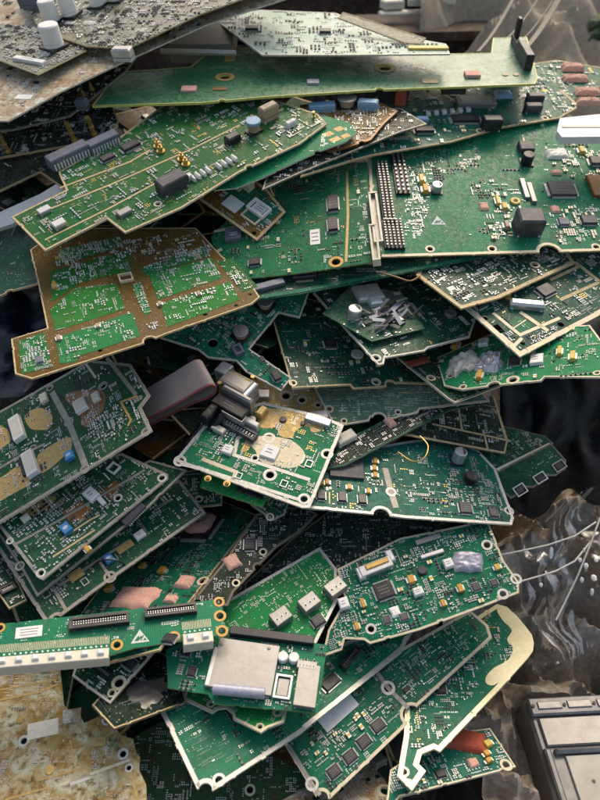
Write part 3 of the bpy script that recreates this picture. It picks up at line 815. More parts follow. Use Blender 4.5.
B('subb', 'green board with a stacked module of torn shielding, corner with a screw hole pointing down', [(313,293),(378,365),(384,364),(385,358),(425,351),(428,348),(470,337),(482,300),(440,268),(330,270)], [((313,293),(380,366),(470,335))], (0,-.3,1), gap=.008)
B('gframe', 'gold rimmed board with cut slots and bare gold bars, its corner pointing at the viewer', [(455,298),(463,306),(520,357),(650,289),(620,240),(560,240)], [((463,306),(520,357),(650,289))], (0,-.3,1), gap=.008)
B('gback', 'dark board with a tan strip edge lying over the gold rimmed board', [(416,275),(461,309),(500,298),(575,263),(560,240),(430,245)], [((416,270),(461,309),(575,263))], (0,-.32,1), gap=.009)
B('teal_e', 'long dark board with a bright teal front edge below the two biggest boards', [(182,310),(245,301),(300,294),(450,264),(540,243),(500,215),(260,250),(190,275)], n=(-.05,-.2,1), gap=.008)
B('bigr', 'largest green board at right, front edge with gold rim, dense pin rows at its left', [(372,256),(384,257),(560,252),(660,249),(690,120),(500,118),(368,150)], [((378,257),(600,251),(690,120))][:0], (.02,-.30,1), gap=.013)
B('centre', 'green board with a white paper label and brown strip, left of the largest board', [(211,237),(214,250),(243,279),(300,273),(374,262),(367,162),(300,165),(240,205)], [((243,279),(374,262),(367,162))], (.02,-.30,1), gap=.01)
B('backr', 'green board with pink pads and tan front edge at the upper right', [(300,177),(355,160),(375,155),(452,142),(500,128),(560,118),(577,108),(574,103),(640,100),(640,74),(556,60),(530,64),(400,85),(330,120)], n=(.05,-.25,1), gap=.010)
B('grey_e', 'thin dark board with a long grey edge crossing above the centre board', [(262,190),(300,173),(400,132),(427,124),(400,108),(330,112),(280,140)], n=(-.05,-.25,1), gap=.008)
B('copp', 'board with ragged brown copper edge beside the small bright green one', [(330,152),(352,146),(371,140),(384,124),(398,111),(370,98),(300,105),(300,140)], n=(-.05,-.25,1), gap=.012)
B('darkl', 'dark green board with a torn front edge at the far left', [(-40,305),(0,296),(12,291),(38,284),(48,262),(58,225),(-40,215)], [((-30,303),(38,284),(55,232))], (0,-.3,1))
B('brown', 'brown framed board with bright green cells full of tiny white parts', [(11,339),(15,374),(32,379),(142,344),(166,334),(252,304),(260,297),(245,275),(222,256),(196,228),(60,228),(30,250),(38,284),(47,328)], [((11,339),(15,374),(142,344)), ((15,374),(255,301),(196,228))], (0,-.3,1), gap=.01)
B('cornl', 'dark board with a thin tan edge line at the left, behind the white bar', [(-40,206),(0,191),(40,172),(66,190),(70,165),(40,140),(-40,160)], [((-40,208),(40,172),(66,190))], (0,-.3,1))
B('module', 'small brown rimmed module with two white label plates poking out under two boards', [(190,193),(257,241),(286,212),(268,190),(240,168),(212,172)], [((190,193),(257,241),(286,212))], (0,-.3,1), gap=.01)
B('lime', 'bright green board with gold squares and thick cream edge under the long populated one', [(215,190),(236,188),(262,178),(300,160),(320,151),(345,142),(357,133),(350,123),(326,116),(260,120),(212,165)], n=(-.08,-.3,1), gap=.009)
B('upl', 'long green board with tan rim, stepped front edge and slate connectors at the upper left', [(11,217),(45,251),(107,219),(125,233),(182,208),(240,172),(300,144),(327,124),(318,114),(250,92),(170,100),(120,137),(58,172),(66,190)], [((11,217),(45,251),(107,219))], (-.05,-.35,1), gap=.012)
B('postb', 'dark board with golden standoffs on it, beneath the top left boards', [(-40,166),(0,158),(109,139),(119,121),(112,105),(-40,100)], n=(-.1,-.42,1), gap=.03)
B('longg', 'long bare green board with yellow green edge and three pink pads across the top', [(92,106),(200,103),(265,97),(375,90),(535,84),(538,78),(527,37),(493,38),(491,53),(440,54),(300,45),(212,50),(190,67),(118,72)], n=(.0,-.14,1), gap=.008, ref=-.02)
B('dark2', 'dark board with grey edge directly beneath the dirty top left board', [(-40,134),(12,130),(70,116),(126,71),(140,52),(0,58),(-40,80)], [((12,131),(126,71),(140,40))][:0], (-.1,-.3,1), gap=.015)
B('glare', 'top middle board shining white in the light, covered in tiny parts', [(214,19),(262,55),(340,55),(450,54),(446,44),(400,36),(335,13),(260,10)], n=(0,-.08,1), gap=.008, ref=-.02)
B('panel', 'thin brown panel with pale edge leaning over the top middle board', [(338,18),(343,12),(426,38),(420,44),(405,43)], n=(-.1,-.5,1), gap=.004)
B('dirty', 'large dirty tan board with a pale edge sloping across the top left corner', [(-60,118),(8,121),(60,92),(125,61),(208,24),(300,-6),(280,-45),(60,-55),(-60,-20)], n=(-.12,-.22,1), gap=.009, ref=-.05)
B('capb', 'board crowded with tiny silver parts and four white cylinder capacitors, topmost at left', [(40,30),(86,46),(128,48),(200,14),(300,-22),(240,-52),(60,-40),(20,-5)], n=(-.12,-.22,1), gap=.01, ref=-.06)
B('edgeb', 'small board with a bright yellow edge lying on the dirty board at the top left', [(-40,48),(0,60),(38,74),(86,50),(78,42),(45,28),(-40,20)], [((-40,48),(38,74),(86,50))], (-.12,-.22,1), gap=.006, ref=-.07)
LOG = settle()
for q in LOG: print('depth', q)
g = BY

# ------------------------------------------------------------------ what is on each board
b = g['mossy'].slab('mossy', 'fr4_dark', holes=[(250,790,4)]); b.fill(60, 'rcdp', cs=1.1); b.close()
b = g['dirtyw'].slab('dirty_tan', 'fr4', holes=[(385,791,5),(340,780,3)]); b.fill(50, 'rcdpK'); b.add('block', 378, 764, 13, 9, 6, 0, mat='silver_dull', name='connector'); b.close()

b = g['brred'].slab('green_teal', 'fr4_pale', 'cream_trim', 1.6, holes=[(506,765,4),(483,780,3),(452,791,3)])
b.adds([('pad',463,741,42,24,8,-25,dict(mat='red_block', name='red_block', rough=.12)), ('led',487,746,12,7,5,10,dict(mat='yellow')), ('led',486,755,9,6,4,10), ('led',488,762,9,5,4,10), ('pad',473,763,10,10,3,0), ('chip',440,775,12,10,3)])
b.fill(90, 'rrccwwkYp'); b.close()

b = g['yel'].slab('green', 'yellow_trim', 'yellow_trim', 5, holes=[(404,772,4),(409,783,3),(500,678,2),(507,663,2)], notches=[], ringm='yellow_trim')
b.patch('yellow_trim', [(500,607),(508,611),(525,629),(531,637),(532,643),(531,650),(527,656),(498,683),(487,684),(486,677),(494,668),(508,660),(513,648),(507,640),(512,630),(504,622),(497,611)], 'rim_area', .00034, soft=True)  # pale patch: glare on the rim put into colour
b.fill(16, 'dp', [(508,622),(524,634),(522,650),(502,668),(500,655),(512,640)], cs=1.0)
b.adds([('block',452,656,22,10,6,0,dict(mat='silver', name='can_shield')), ('chip',440,690,14,12,3), ('ring' if False else 'disc',474,623,9,9,1,0,dict(mat='cream_trim'))])
b.fill(80, 'rccwkgdps', [(405,715),(440,650),(490,612),(500,630),(500,650),(482,664),(476,690),(440,738),(410,752)], cs=1.0); b.marks(50, 'silk', [(405,715),(440,650),(490,612),(482,664),(440,738)]); b.close()

b = g['quad'].slab('green_teal', 'fr4_pale', 'cream_trim', 3.0, holes=[(388,688,5),(312,784,5)], notches=[(322,800,6),(411,714,9)], ringm='tin')
b.strip('tin_dull', 4, [(376,671),(388,688),(408,708)]); b.strip('tin_dull', 4, [(288,745),(312,784),(320,795)])
b.adds([('sticker',338,712,42,17,.5,4,dict(mat='white', name='white_plate', lines=False)), ('chip',378,726,16,14,3), ('chip',364,742,16,14,3), ('chip',350,757,16,14,3), ('chip',334,772,16,14,3)])
b.fill(14, 'Yc', [(325,725),(352,735),(325,765),(305,745)]); b.fill(10, 'Yc', [(350,722),(372,705),(380,715),(362,730)])
b.fill(70, 'rckpd', cs=.95); b.fill(40,'rcKw',[(410,700),(480,640),(440,620),(395,670)]); b.marks(60, 'silk_dim'); b.close()

b = g['teal'].slab('green_teal', 'tin', 'tin', 4, holes=[(219,780,5),(376,672,4)], notches=[(205,792,7)], ringm='tin')
b.adds([('chip',330,683,22,14,3,10), ('conn',350,660,26,7,6,20,dict(pins=8))])
b.strip('tin', 4.5, [(303,728),(400,652)], .0008)
b.marks(60, 'silk_dim', [(185,735),(235,735),(235,770),(200,775)]); b.fill(30, 'kpdr'); b.fill(40, 'rckKp', [(300,720),(400,640),(340,645),(290,690)]); b.close()

b = g['plasb'].slab('green_black', 'fr4_dark', 'fr4', 1.6); b.fill(20, 'rckK'); b.add('foil', 148, 692, 42, 24, 1.8, 20, mat='silver_dull', name='crumpled_film', rough=1.3); b.close()
b = g['under'].slab('green_bright', 'fr4_pale', 'cream_trim', 2.6, holes=[(211,704,3),(278,712,4),(260,727,3)]); b.fill(46, 'ddp', cs=1.1); b.close()
b = g['corner'].slab('green_dark', 'fr4', 'fr4_pale', 2.0, holes=[(119,683,5),(112,693,3)])
b.adds([('led',116,659,10,8,6,60), ('chip',130,664,16,14,3,0), ('conn',103,672,20,8,3,0,dict(pins=8))]); b.fill(40, 'rckwp'); b.close()
b = g['corr'].slab('corroded', 'fr4_pale', None, holes=[(24,741,4),(107,720,4),(123,754,4),(129,768,3)], ringm='tin')
b.adds([('sticker',43,729,30,17,.5,12,dict(mat='cream', name='paper_label', lines=False)), ('block',72,716,18,14,1,10,dict(mat='dirty_tan', name='residue_patch'))])
b.strip('cream_trim', 3, [(60,785),(130,760)]); b.strip('gold_matte',2,[(0,700),(40,692),(58,684)]); b.strip('gold_matte',1.6,[(0,690),(56,680)]); b.strip('gold_matte',1.6,[(70,740),(76,770),(40,780)]); b.strip('tin',6,[(70,783),(90,776)]); b.adds([('chip',100,742,12,9,2,10,dict(mat='gold_matte',legs='none')), ('disc',20,720,7,7,1,0,dict(mat='gold')), ('disc',50,770,9,9,1,0,dict(mat='gold'))]); b.strip('gold_matte', 2, [(132,778),(138,800)]); b.strip('gold_matte',2,[(5,800),(50,787)])
b.fill(60, 'dprgc', cs=.8); b.marks(60, 'cream', [(0,670),(58,674),(55,700),(0,700)]); b.close()
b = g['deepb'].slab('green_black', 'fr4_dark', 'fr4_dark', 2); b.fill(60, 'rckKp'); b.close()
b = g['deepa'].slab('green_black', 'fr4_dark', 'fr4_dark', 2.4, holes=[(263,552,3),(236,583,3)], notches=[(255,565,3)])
b.adds([('pad',232,562,15,14,4,30), ('chip',250,545,14,14,3)]); b.fill(60, 'rckKd'); b.close()
b = g['farl'].slab('green_dark', 'fr4', 'fr4', 1.5); b.add('conn', 8, 590, 16, 7, 4, 0, pins=6); b.fill(16); b.close()
b = g['pinkb'].slab('green_teal', 'fr4', 'fr4', 1.4, holes=[(203,581,4)])
b.adds([('chip',202,529,32,32,3,0), ('pad',202,527,26,25,12,0,dict(rnd=True)), ('pad',136,598,40,26,5,0,dict(rough=.5)), ('pad',185,583,16,14,5,0), ('pad',171,600,12,9,4,0), ('pad',152,592,8,10,3,0), ('led',163,572,9,6,4,0), ('led',110,590,8,7,4,0), ('led',143,567,7,5,3,0), ('chip',170,640,14,12,3)])
b.fill(30, 'kp', [(170,560),(215,540),(190,580),(165,570)], cs=1.1); b.fill(90, 'rckKpd'); b.close()
b = g['smallb'].slab('green_dark', 'fr4_dark', 'tin_dull', 2, holes=[(270,517,3)]); b.fill(20); b.close()
b = g['smalla'].slab('green_dark', 'fr4', 'tin_dull', 1.6, holes=[(172,506,3),(184,491,2.5),(199,499,3)])
b.strip('gold_matte', 3, [(171,480),(171,503)]); b.fill(20, 'rcp'); b.close()
b = g['rf3'].slab('green_rf', 'tin_dull', 'tin_dull', 3.6, holes=[(110,577,5),(97,540,3)], ringm='tin_dull', notches=[(48,622,5)])
b.strip('tin_dull', 3.5, [(52,585),(67,612)]); b.strip('tin_dull', 3, [(100,562),(110,577)]); b.strip('tin_dull', 3.5, [(5,560),(60,585),(130,540)])
b.adds([('trim',109,560,9,9,5,0), ('frame',46,594,8,8,1,0), ('frame',85,582,7,7,1,0), ('block',140,536,11,7,4,0,dict(mat='white')), ('patch' if False else 'block',76,575,16,9,.6,0,dict(mat='gold_matte',name='gold_area')), ('block',125,547,18,7,.6,0,dict(mat='gold_matte',name='gold_area'))])
b.fill(80, 'rcwwsp'); b.close()
b = g['rf2'].slab('green_rf', 'tin_dull', 'tin_dull', 2.4, holes=[(20,566,4)]); b.add('conn', 134, 515, 28, 8, 4, 8, mat='dark_grey', slot=False, pins=10); b.fill(40, 'rcwp'); b.close()
b = g['rf1'].slab('green_rf', 'fr4_pale', 'tin_dull', 3.2, holes=[(41,573,4),(10,541,3),(162,478,3.5),(118,498,3.5)], ringm='tin')
b.strip('tin_dull', 3, [(16,544),(60,520),(145,470)]); b.strip('fr4', 2.4, [(53,557),(95,530)]); b.strip('fr4', 2, [(60,540),(90,520),(100,515)])
b.patch('gold_matte', [(20,510),(45,495),(57,497),(50,508),(25,518)]); b.patch('copper_brown', [(62,512),(80,500),(92,508),(85,520),(70,522)]); b.patch('copper_brown', [(100,492),(115,480),(122,485),(112,500)])
b.adds([('trim',67,530,10,10,6,0), ('block',92,496,12,12,6,5,dict(mat='white',name='filter_block')), ('block',102,502,5,9,4,0,dict(mat='white')), ('block',26,519,9,6,4,0,dict(mat='cream')), ('frame',114,469,11,9,3,10,dict(mat='white')), ('led',88,550,8,6,4,0)])
b.fill(150, 'rcwwwspk', cs=1.0); b.close()

b = g['bright'].slab('green_bright', 'tin_dull', 'tin', 3.2); b.fill(90, 'ddddpr', cs=.9)
b.adds([('holes',281,620,19,14,10,5), ('holes',309,606,19,14,10,5), ('holes',335,591,19,14,10,5,dict(n=3)), ('chip',318,622,15,12,4,0)])
b.close()

b = g['bigc'].slab('green', 'fr4_pale', 'cream_trim', 2.2, holes=[(371,629,4),(516,579,4),(503,594,4),(487,545,4)], notches=[], ringm='tin')
b.adds([('block',376,569,34,11,8,4,dict(mat='silver',name='video_connector',ch=.1)), ('block',377,567,24,5,9.5,4,dict(mat='gold',name='contact_strip')), ('block',361,575,7,12,7,4,dict(mat='solder',name='mounting_lug')), ('block',390,558,7,12,7,4,dict(mat='solder',name='mounting_lug')),
        ('chip',384,591,22,20,4,2), ('chip',387,620,9,10,2,0,dict(mat='dark_grey')), ('chip',404,617,10,9,2,0,dict(mat='dark_grey')), ('pad',395,612,10,11,3,0,dict(mat='white',name='glue_blob')),
        ('pad',468,562,30,22,7,-20,dict(mat='lilac',name='crumpled_lump',rough=.7,rnd=True)), ('led',411,580,10,8,4,0), ('led',363,604,6,9,4,0), ('led',357,627,7,8,4,0), ('led',443,604,7,7,4,0), ('led',497,568,9,6,4,0,dict(mat='yellow')), ('led',460,589,8,8,4,0),
        ('block',344,605,10,11,7,0,dict(mat='white',name='relay')), ('block',418,593,10,8,6,0,dict(mat='white',name='relay')), ('block',448,565,9,9,6,0,dict(mat='white',name='relay')), ('can',422,571,9,9,3,0,dict(mat='dark_grey')), ('chip',476,587,10,10,2,0,dict(mat='dark_grey')), ('chip',494,583,9,8,2,0,dict(mat='dark_grey')), ('block',432,555,24,4,4,0,dict(mat='silver')), ('block',428,540,26,5,3,0,dict(mat='silver_dull'))])
b.fill(30, 'rccwY', [(335,600),(372,600),(365,640),(330,648)]); b.fill(220, 'rrcccwwwkpY', cs=1.0); b.marks(30); b.close()

b = g['reader'].slab('green', 'fr4_green', None, holes=[(319,643,3.5)], ringm='copper_brown')
b.adds([('block',245,668,62,50,5,0,dict(mat='silver_dull',name='card_slot_cover',ch=.06)), ('conn',272,638,84,8,7,1,dict(slot=False,pins=0,mat='rubber',name='bus_connector')),
        ('can',283,659,11,11,7,0,dict(mat='white',base=False)), ('can',294,660,11,11,7,0,dict(mat='white',base=False)), ('frame',283,688,17,24,4,0,dict(name='shield_frame')), ('block',283,688,11,17,2,0,dict(mat='silver_dull',name='shield_lid')), ('block',307,688,22,42,7,0,dict(mat='silver_dull',name='network_jack',ch=.05)),
        ('disc',222,647,4,4,6,0), ('disc',269,651,4,4,6,0), ('holes',307,668,20,8,7,0,dict(n=5,mat='silver_dull',name='jack_contacts')), ('block',212,668,5,40,5,0,dict(mat='silver',name='guide_rail')), ('chip',186,652,12,12,3), ('chip',192,672,10,12,3)])
mb = MB(); p0 = b.loc(214,692); p1 = b.loc(265,697); mb.tube([(*p0, .008), (*p1, .008)], .0055, 'lilac', 14); mb.build('white_roller', b.root, True)
b.fill(70, 'rrcckkw', cs=1.0); b.close()

b = g['rightb'].slab('green_dark', 'fr4_dark', 'fr4_dark', 1.6)
b.adds([('frame',520,490,12,11,1,0,dict(mat='tin')), ('frame',540,478,12,10,1,0,dict(mat='tin')), ('frame',559,466,12,10,1,0,dict(mat='tin_dull')), ('block',520,490,7,6,.8,0,dict(mat='black',name='tab_opening')), ('block',540,478,7,6,.8,0,dict(mat='black',name='tab_opening')), ('block',559,466,7,6,.8,0,dict(mat='black',name='tab_opening'))]); b.marks(8); b.close()
b = g['righta'].slab('green_dark', 'cream', 'fr4_dark', 1); b.strip('cream', 3, [(497,470),(550,444)]); b.marks(10, 'silk_dim'); b.fill(20, 'rcp'); b.close()
b = g['wide'].slab('green_teal', 'fr4_pale', 'tin', 3.0, holes=[(391,492,4),(509,511,3.5)], notches=[(397,518,8)], ringm='tin')
b.strip('tin_dull', 6, [(385,468),(391,492),(396,508)])
b.adds([('chip',346,467,34,24,3,0,dict(mat='dark_grey',legs='none')), ('chip',321,496,10,11,3,0), ('chip',342,498,10,11,3,0), ('chip',362,500,10,11,3,0), ('chip',465,509,15,13,3,0,dict(mat='dark_grey')), ('chip',493,514,11,10,3,0,dict(mat='dark_grey')), ('can',457,461,13,13,14,0), ('can',470,480,13,13,7,0,dict(mat='black')),
        ('led',375,462,7,5,3,0), ('led',374,469,7,5,3,0), ('led',375,476,7,5,3,0), ('led',327,483,7,5,3,0), ('led',349,488,7,5,3,0), ('led',368,492,6,5,3,0), ('led',322,484,6,4,3,0)])
b.fill(30, 'rcckgp', [(440,470),(490,475),(495,510),(440,505)]); b.fill(90, 'rcpkgd'); b.marks(60, 'silk', [(400,480),(500,480),(500,518),(400,512)]); b.close()
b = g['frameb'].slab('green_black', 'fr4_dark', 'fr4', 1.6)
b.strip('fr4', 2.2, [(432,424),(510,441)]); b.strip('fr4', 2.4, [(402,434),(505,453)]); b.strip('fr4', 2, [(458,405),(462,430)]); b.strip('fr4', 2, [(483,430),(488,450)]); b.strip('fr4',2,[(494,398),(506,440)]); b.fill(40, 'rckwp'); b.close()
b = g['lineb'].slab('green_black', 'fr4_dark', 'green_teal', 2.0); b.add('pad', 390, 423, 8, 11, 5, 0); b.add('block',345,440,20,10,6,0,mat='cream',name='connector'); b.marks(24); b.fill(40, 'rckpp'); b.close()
b = g['lip'].slab('green_bright', 'fr4_green', 'green_bright', 1)
b.adds([('conn',250,493,28,6,1.5,0,dict(slot=False,mat='black',name='black_slot')), ('ant',208,478,7,7,7,0), ('ant',227,484,7,7,7,0)]); b.marks(10); b.close()
b = g['goldb'].slab('gold_matte', 'fr4', None, holes=[(286,396,5),(302,400,4),(318,405,3)])
b.adds([('block',312,418,32,8,5,8,dict(mat='silver',name='tuning_block')), ('block',262,396,16,8,5,0,dict(mat='silver',name='tuning_block')), ('block',315,425,5,11,6,0,dict(mat='white',name='spacer')), ('block',300,388,18,7,5,8,dict(mat='silver',name='tuning_block'))]); b.fill(40, 'rcgwp'); b.close()

b = g['gg'].slab('green', 'fr4_pale', 'tin', 3.4, holes=[(180,461,4.5),(270,475,5),(269,438,4.5),(304,499,4.5),(327,454,4.5),(255,458,3)], ringm='tin')
b.patch('cream_trim', [(246,440),(262,436),(290,440),(304,452),(303,462),(290,468),(262,462),(255,450)], soft=True); b.patch('gold_matte', [(258,438),(246,452),(240,452),(246,440),(240,436)])
b.patch('gold_matte', [(266,408),(322,418),(322,430),(312,432),(308,426),(296,430),(292,438),(280,436),(276,428),(262,428),(258,418)], soft=True); b.adds([('block',318,422,26,7,5,0,dict(mat='silver',name='tuning_block')), ('disc',283,420,7,7,2,0,dict(mat='black')), ('disc',303,424,5,5,2,0,dict(mat='black'))])
b.strip('cream_trim', 4, [(202,459),(236,472),(233,480)]); b.strip('tin', 3.5, [(258,430),(238,438),(234,455),(310,480)]); b.strip('tin', 3.2, [(180,464),(205,470),(300,500)])
b.adds([('block',270,453,16,13,3,0,dict(mat='white',name='filter_block')), ('frame',284,484,7,7,1,0), ('frame',309,464,7,7,1,0), ('block',228,451,10,9,4,0,dict(mat='white')), ('ant',208,479,7,7,5,0), ('ant',227,484,7,7,5,0), ('frame',239,476,6,6,1,0)])
b.fill(70, 'rccwgp'); b.fill(26, 'wrs', [(205,440),(240,425),(232,455),(205,458)]); b.close()
b = g['rf0'].slab('green_rf', 'fr4_pale', 'tin_dull', 3.4, holes=[(85,469,4),(146,432,4),(69,422,4),(103,386,4),(50,388,3),(25,459,3),(33,448,3)], ringm='tin_dull')
b.strip('tin_dull', 6, [(52,392),(70,425),(86,467)]); b.strip('tin_dull', 4, [(107,358),(136,395)]); b.strip('cream_trim', 2.6, [(86,364),(96,378)]); b.strip('gold_matte', 2.4, [(138,396),(121,402),(131,420),(128,426)])
b.strip('tin_dull', 3, [(0,468),(22,455),(45,444)])
b.patch('gold_matte', [(25,415),(40,408),(52,415),(50,428),(40,430),(30,428)], soft=True); b.patch('gold_matte', [(38,455),(68,437),(71,448),(60,460),(48,470),(40,472)], soft=True)
b.patch('gold_matte', [(-30,490),(0,478),(20,466),(30,482),(20,490),(-30,515)], soft=True); b.patch('gold_matte', [(-30,446),(0,425),(12,432),(10,442),(0,450),(-30,465)]); b.patch('copper_brown', [(65,395),(100,390),(105,405),(92,425),(82,425),(80,415)], soft=True)
b.adds([('block',19,430,12,23,6,4,dict(mat='white',name='ceramic_filter',ch=.1,top='cream')), ('block',32,465,12,24,6,4,dict(mat='white',name='ceramic_filter',ch=.1,top='cream')), ('block',82,407,13,11,5,4,dict(mat='white',name='ceramic_filter',top='cream')), ('block',45,399,8,8,4,0,dict(mat='cream')), ('block',97,398,8,8,4,0,dict(mat='cream')), ('trim',71,457,9,8,5,0),
        ('chip',12,432,4,20,3,4,dict(legs='none')), ('chip',24,468,4,18,3,4,dict(legs='none'))])
b.fill(40, 'wwrcs', [(88,415),(130,400),(125,430),(90,450)]); b.fill(130, 'rrcwwspk', cs=1.0); b.close()

b = g['strip'].slab('green', 'fr4_green', None, holes=[(117,645,4.5),(174,637,4.5),(219,602,4),(220,616,4.5),(222,631,4.5),(0,628,4)], ringm='tantalum')
b.adds([('conn',100,623,60,11,7,0,dict(pins=22)), ('conn',171,613,52,9,7,0,dict(pins=20)), ('sticker',29,632,27,11,.5,0), ('tri',140,637,19,15,1,0)])
def edge_conn(x0, y0, x1, y1, n, wpx):
    """white connector along the front edge: body, moulded humps and contact comb"""
    mb = MB(); p, q = Vector(b.loc(x0, y0)), Vector(b.loc(x1, y1)); c = (p + q) / 2; L = (q - p).length; a = math.atan2((q - p).y, (q - p).x)
    ju, jv, jn = b.scale((x0 + x1) / 2, (y0 + y1) / 2); W = wpx / jv
    mb.box(c.x, c.y, -.013, L, W, .0155, 'cream', math.cos(a), math.sin(a), ch=.0006, bottom=True); o = mb.build('edge_connector', b.root); mb = MB()
    for i in range(n):
        s_ = ((i + .5) / n - .5) * L; pt = rc(c.x, c.y, a, s_, W * .12); mb.box(pt[0], pt[1], .0025, L / n * .42, W * .5, .003, 'white', math.cos(a), math.sin(a), ch=.0009)
    mb.build('key_hump', o); mb = MB(); m = int(L / .0016)
    for i in range(m):
        s_ = ((i + .5) / m - .5) * L; pt = rc(c.x, c.y, a, s_, -W * .5); mb.box(pt[0], pt[1], -.0125, L / m * .35, .0005, .013, 'cream', math.cos(a), math.sin(a))
        pt = rc(c.x, c.y, a, s_, W * 1.35); mb.box(pt[0], pt[1], .0002, L / m * .4, W * .75, .0001, 'cream_trim', math.cos(a), math.sin(a))
    for i in range(n * 3):
        s_ = ((i + .5) / (n * 3) - .5) * L; pt = rc(c.x, c.y, a, s_, W * .75); mb.cyl(pt[0], pt[1], .0002, .0010, .0006, 'white', 8)
    mb.build('contact_comb', o, kind='stuff'); b.reserve(c.x, c.y, L, W * 3.5)
edge_conn(-40, 667, 109, 654, 9, 11); edge_conn(183, 641, 213, 637, 2, 11)
b.fill(20, 'pdr', cs=.8); b.close()

b = g['small_g'].slab('green_dusty', 'fr4_pale', 'cream_trim', 1.8, holes=[(329,409,3.5),(344,421,2.5),(398,412,2.5)], notches=[(379,418,6)], ringm='cream_trim')
b.marks(160, 'silk'); b.fill(50, 'ppddgr', cs=.9); b.close()
b = g['mid'].slab('green_dark', 'fr4', 'fr4', 1.5, holes=[(376,382,3.5),(293,383,3),(286,370,2.5)], notches=[(392,386,5)])
b.adds([('disc',357,355,12,12,2,0,dict(mat='tin')), ('chip',330,345,14,10,3)]); b.fill(60, 'rcpkdY'); b.marks(30); b.close()
b = g['thin_r'].slab('green_dark', 'fr4_pale', 'tin_dull', 1.6, holes=[(431,378,3)]); b.add('pad', 418, 362, 22, 8, 2, 0, mat='red_block', name='red_flake'); b.fill(30, 'rckp'); b.close()
b = g['cutout'].slab('green_teal', 'fr4_pale', 'fr4_pale', 1.5, holes=[(213,343,6)], rings=False)
b.adds([('coil',241,336,15,15,10,0), ('coil',265,306,16,14,10,0), ('chip',276,377,13,9,5,-25), ('conn',238,352,11,9,6,-25,dict(mat='slate')), ('chip',262,360,8,5,2,-25)])
b.fill(70, 'rckwsk'); b.fill(30, 'kks', [(195,320),(250,310),(240,350),(205,350)]); b.close()
b = g['foilb'].slab('green_bright', 'fr4_pale', 'cream_trim', 1.8, holes=[(450,376,3),(463,387,3),(513,380,5),(597,373,3)], notches=[(498,384,6)], ringm='cream_trim')
b.adds([('foil',462,365,30,24,5,0,dict(mat='tin',name='crumpled_foil')), ('foil',491,362,28,22,5,0), ('led',456,346,9,7,5,0), ('led',560,353,7,8,5,0,dict(mat='yellow')), ('led',573,358,9,8,5,0,dict(mat='yellow')), ('led',480,377,8,8,5,0), ('block',537,361,13,9,4,0,dict(mat='white',name='relay')), ('block',484,344,10,6,4,0,dict(mat='white')), ('chip',515,362,14,10,3)])
b.fill(90, 'rccwkpY'); b.marks(20); b.close()
b = g['subb'].slab('green_dark', 'fr4_pale', 'fr4_pale', 1.7, holes=[(376,358,3.5)], ringm='fr4_pale')
mbp = [b.loc(*p) for p in ((322,318),(371,346),(424,333),(400,296),(350,290))]
mb = MB(); mb.poly(mbp, .0075, 'green_dusty', .0016); mod = mb.build('stacked_module', b.root)
b.adds([('block',367,299,24,18,9,-12,dict(mat='tin',name='shield_can')), ('block',374,308,12,9,10,-12,dict(mat='solder',name='shield_can')), ('can',353,322,13,13,15,0), ('wreck',387,321,54,28,12,8,dict(n=48)), ('wreck',362,330,16,14,12,0,dict(n=8)), ('disc',450,315,10,8,3,0)])
for i in range(46):
    x, y = b.rng.uniform(328, 418), b.rng.uniform(322, 345)
    p = b.loc(x, y)
    if inside(p, mbp): mb2 = b.__dict__.setdefault('m2', MB()); small(mb2, b.rng.choice('rcwws'), p[0], p[1], .0024, .0016, .001, 0, b.rng)
if hasattr(b, 'm2'):
    b.m2.v = [(x, y, z + .0075) for x, y, z in b.m2.v]; b.m2.build('small_components', mod, kind='stuff')
b.fill(90, 'rrcwwkgp'); b.close()
b = g['gframe'].slab('green_dark', 'fr4_pale', 'cream_trim', 4.2, holes=[(485,318,3.5),(561,324,4),(523,343,3)], slots=[[(492,325),(498,323),(506,331),(500,334)]], rings=False)
b.strip('cream_trim', 3, [(493,313),(520,335),(560,318)]); b.strip('cream_trim', 3.6, [(520,312),(548,331)]); b.strip('cream_trim', 3, [(500,334),(514,346),(522,338)])
b.patch('green', [(503,325),(518,316),(533,326),(519,336)], 'panel_inlay', .0003); b.strip('cream_trim', 1.2, [(511,330),(526,320)], .0006)
for q in ([(560,300),(600,282),(640,264)], [(575,262),(600,282),(620,300)], [(550,280),(580,266)], [(600,262),(640,290)]): b.strip('fr4', 3, q)
b.adds([('block',526,307,28,9,6,-38,dict(mat='silver',name='crystal_can',ch=.3)), ('disc',507,293,8,8,6,0,dict(mat='gold',name='post_cap')), ('ant',507,298,7,7,8,0), ('chip',545,292,16,16,3,0), ('chip',480,306,12,10,4,0)])
b.fill(30, 'wws', [(535,345),(556,330),(560,322),(530,338)], cs=.9); b.fill(150, 'rcwwspkg', cs=.95); b.marks(50, 'silk', [(555,310),(600,295),(600,310),(565,320)]); b.close()
b = g['gback'].slab('green_dark', 'fr4', 'fr4', 3.4, holes=[(535,265,3)]); b.fill(130, 'rcwwspk'); b.close()
b = g['teal_e'].slab('green_dark', 'green_teal', None); b.strip('green_teal', 5, [(190,308),(300,291),(450,262),(530,243)], .0006)
b.adds([('conn',304,277,24,9,6,8,dict(mat='black',slot=False,pins=12,pinmat='cream_trim',cols=2)), ('conn',268,287,34,6,4,22,dict(mat='slate',slot=False)), ('chip',200,290,20,10,3)]); b.fill(80, 'rcwkpd'); b.close()

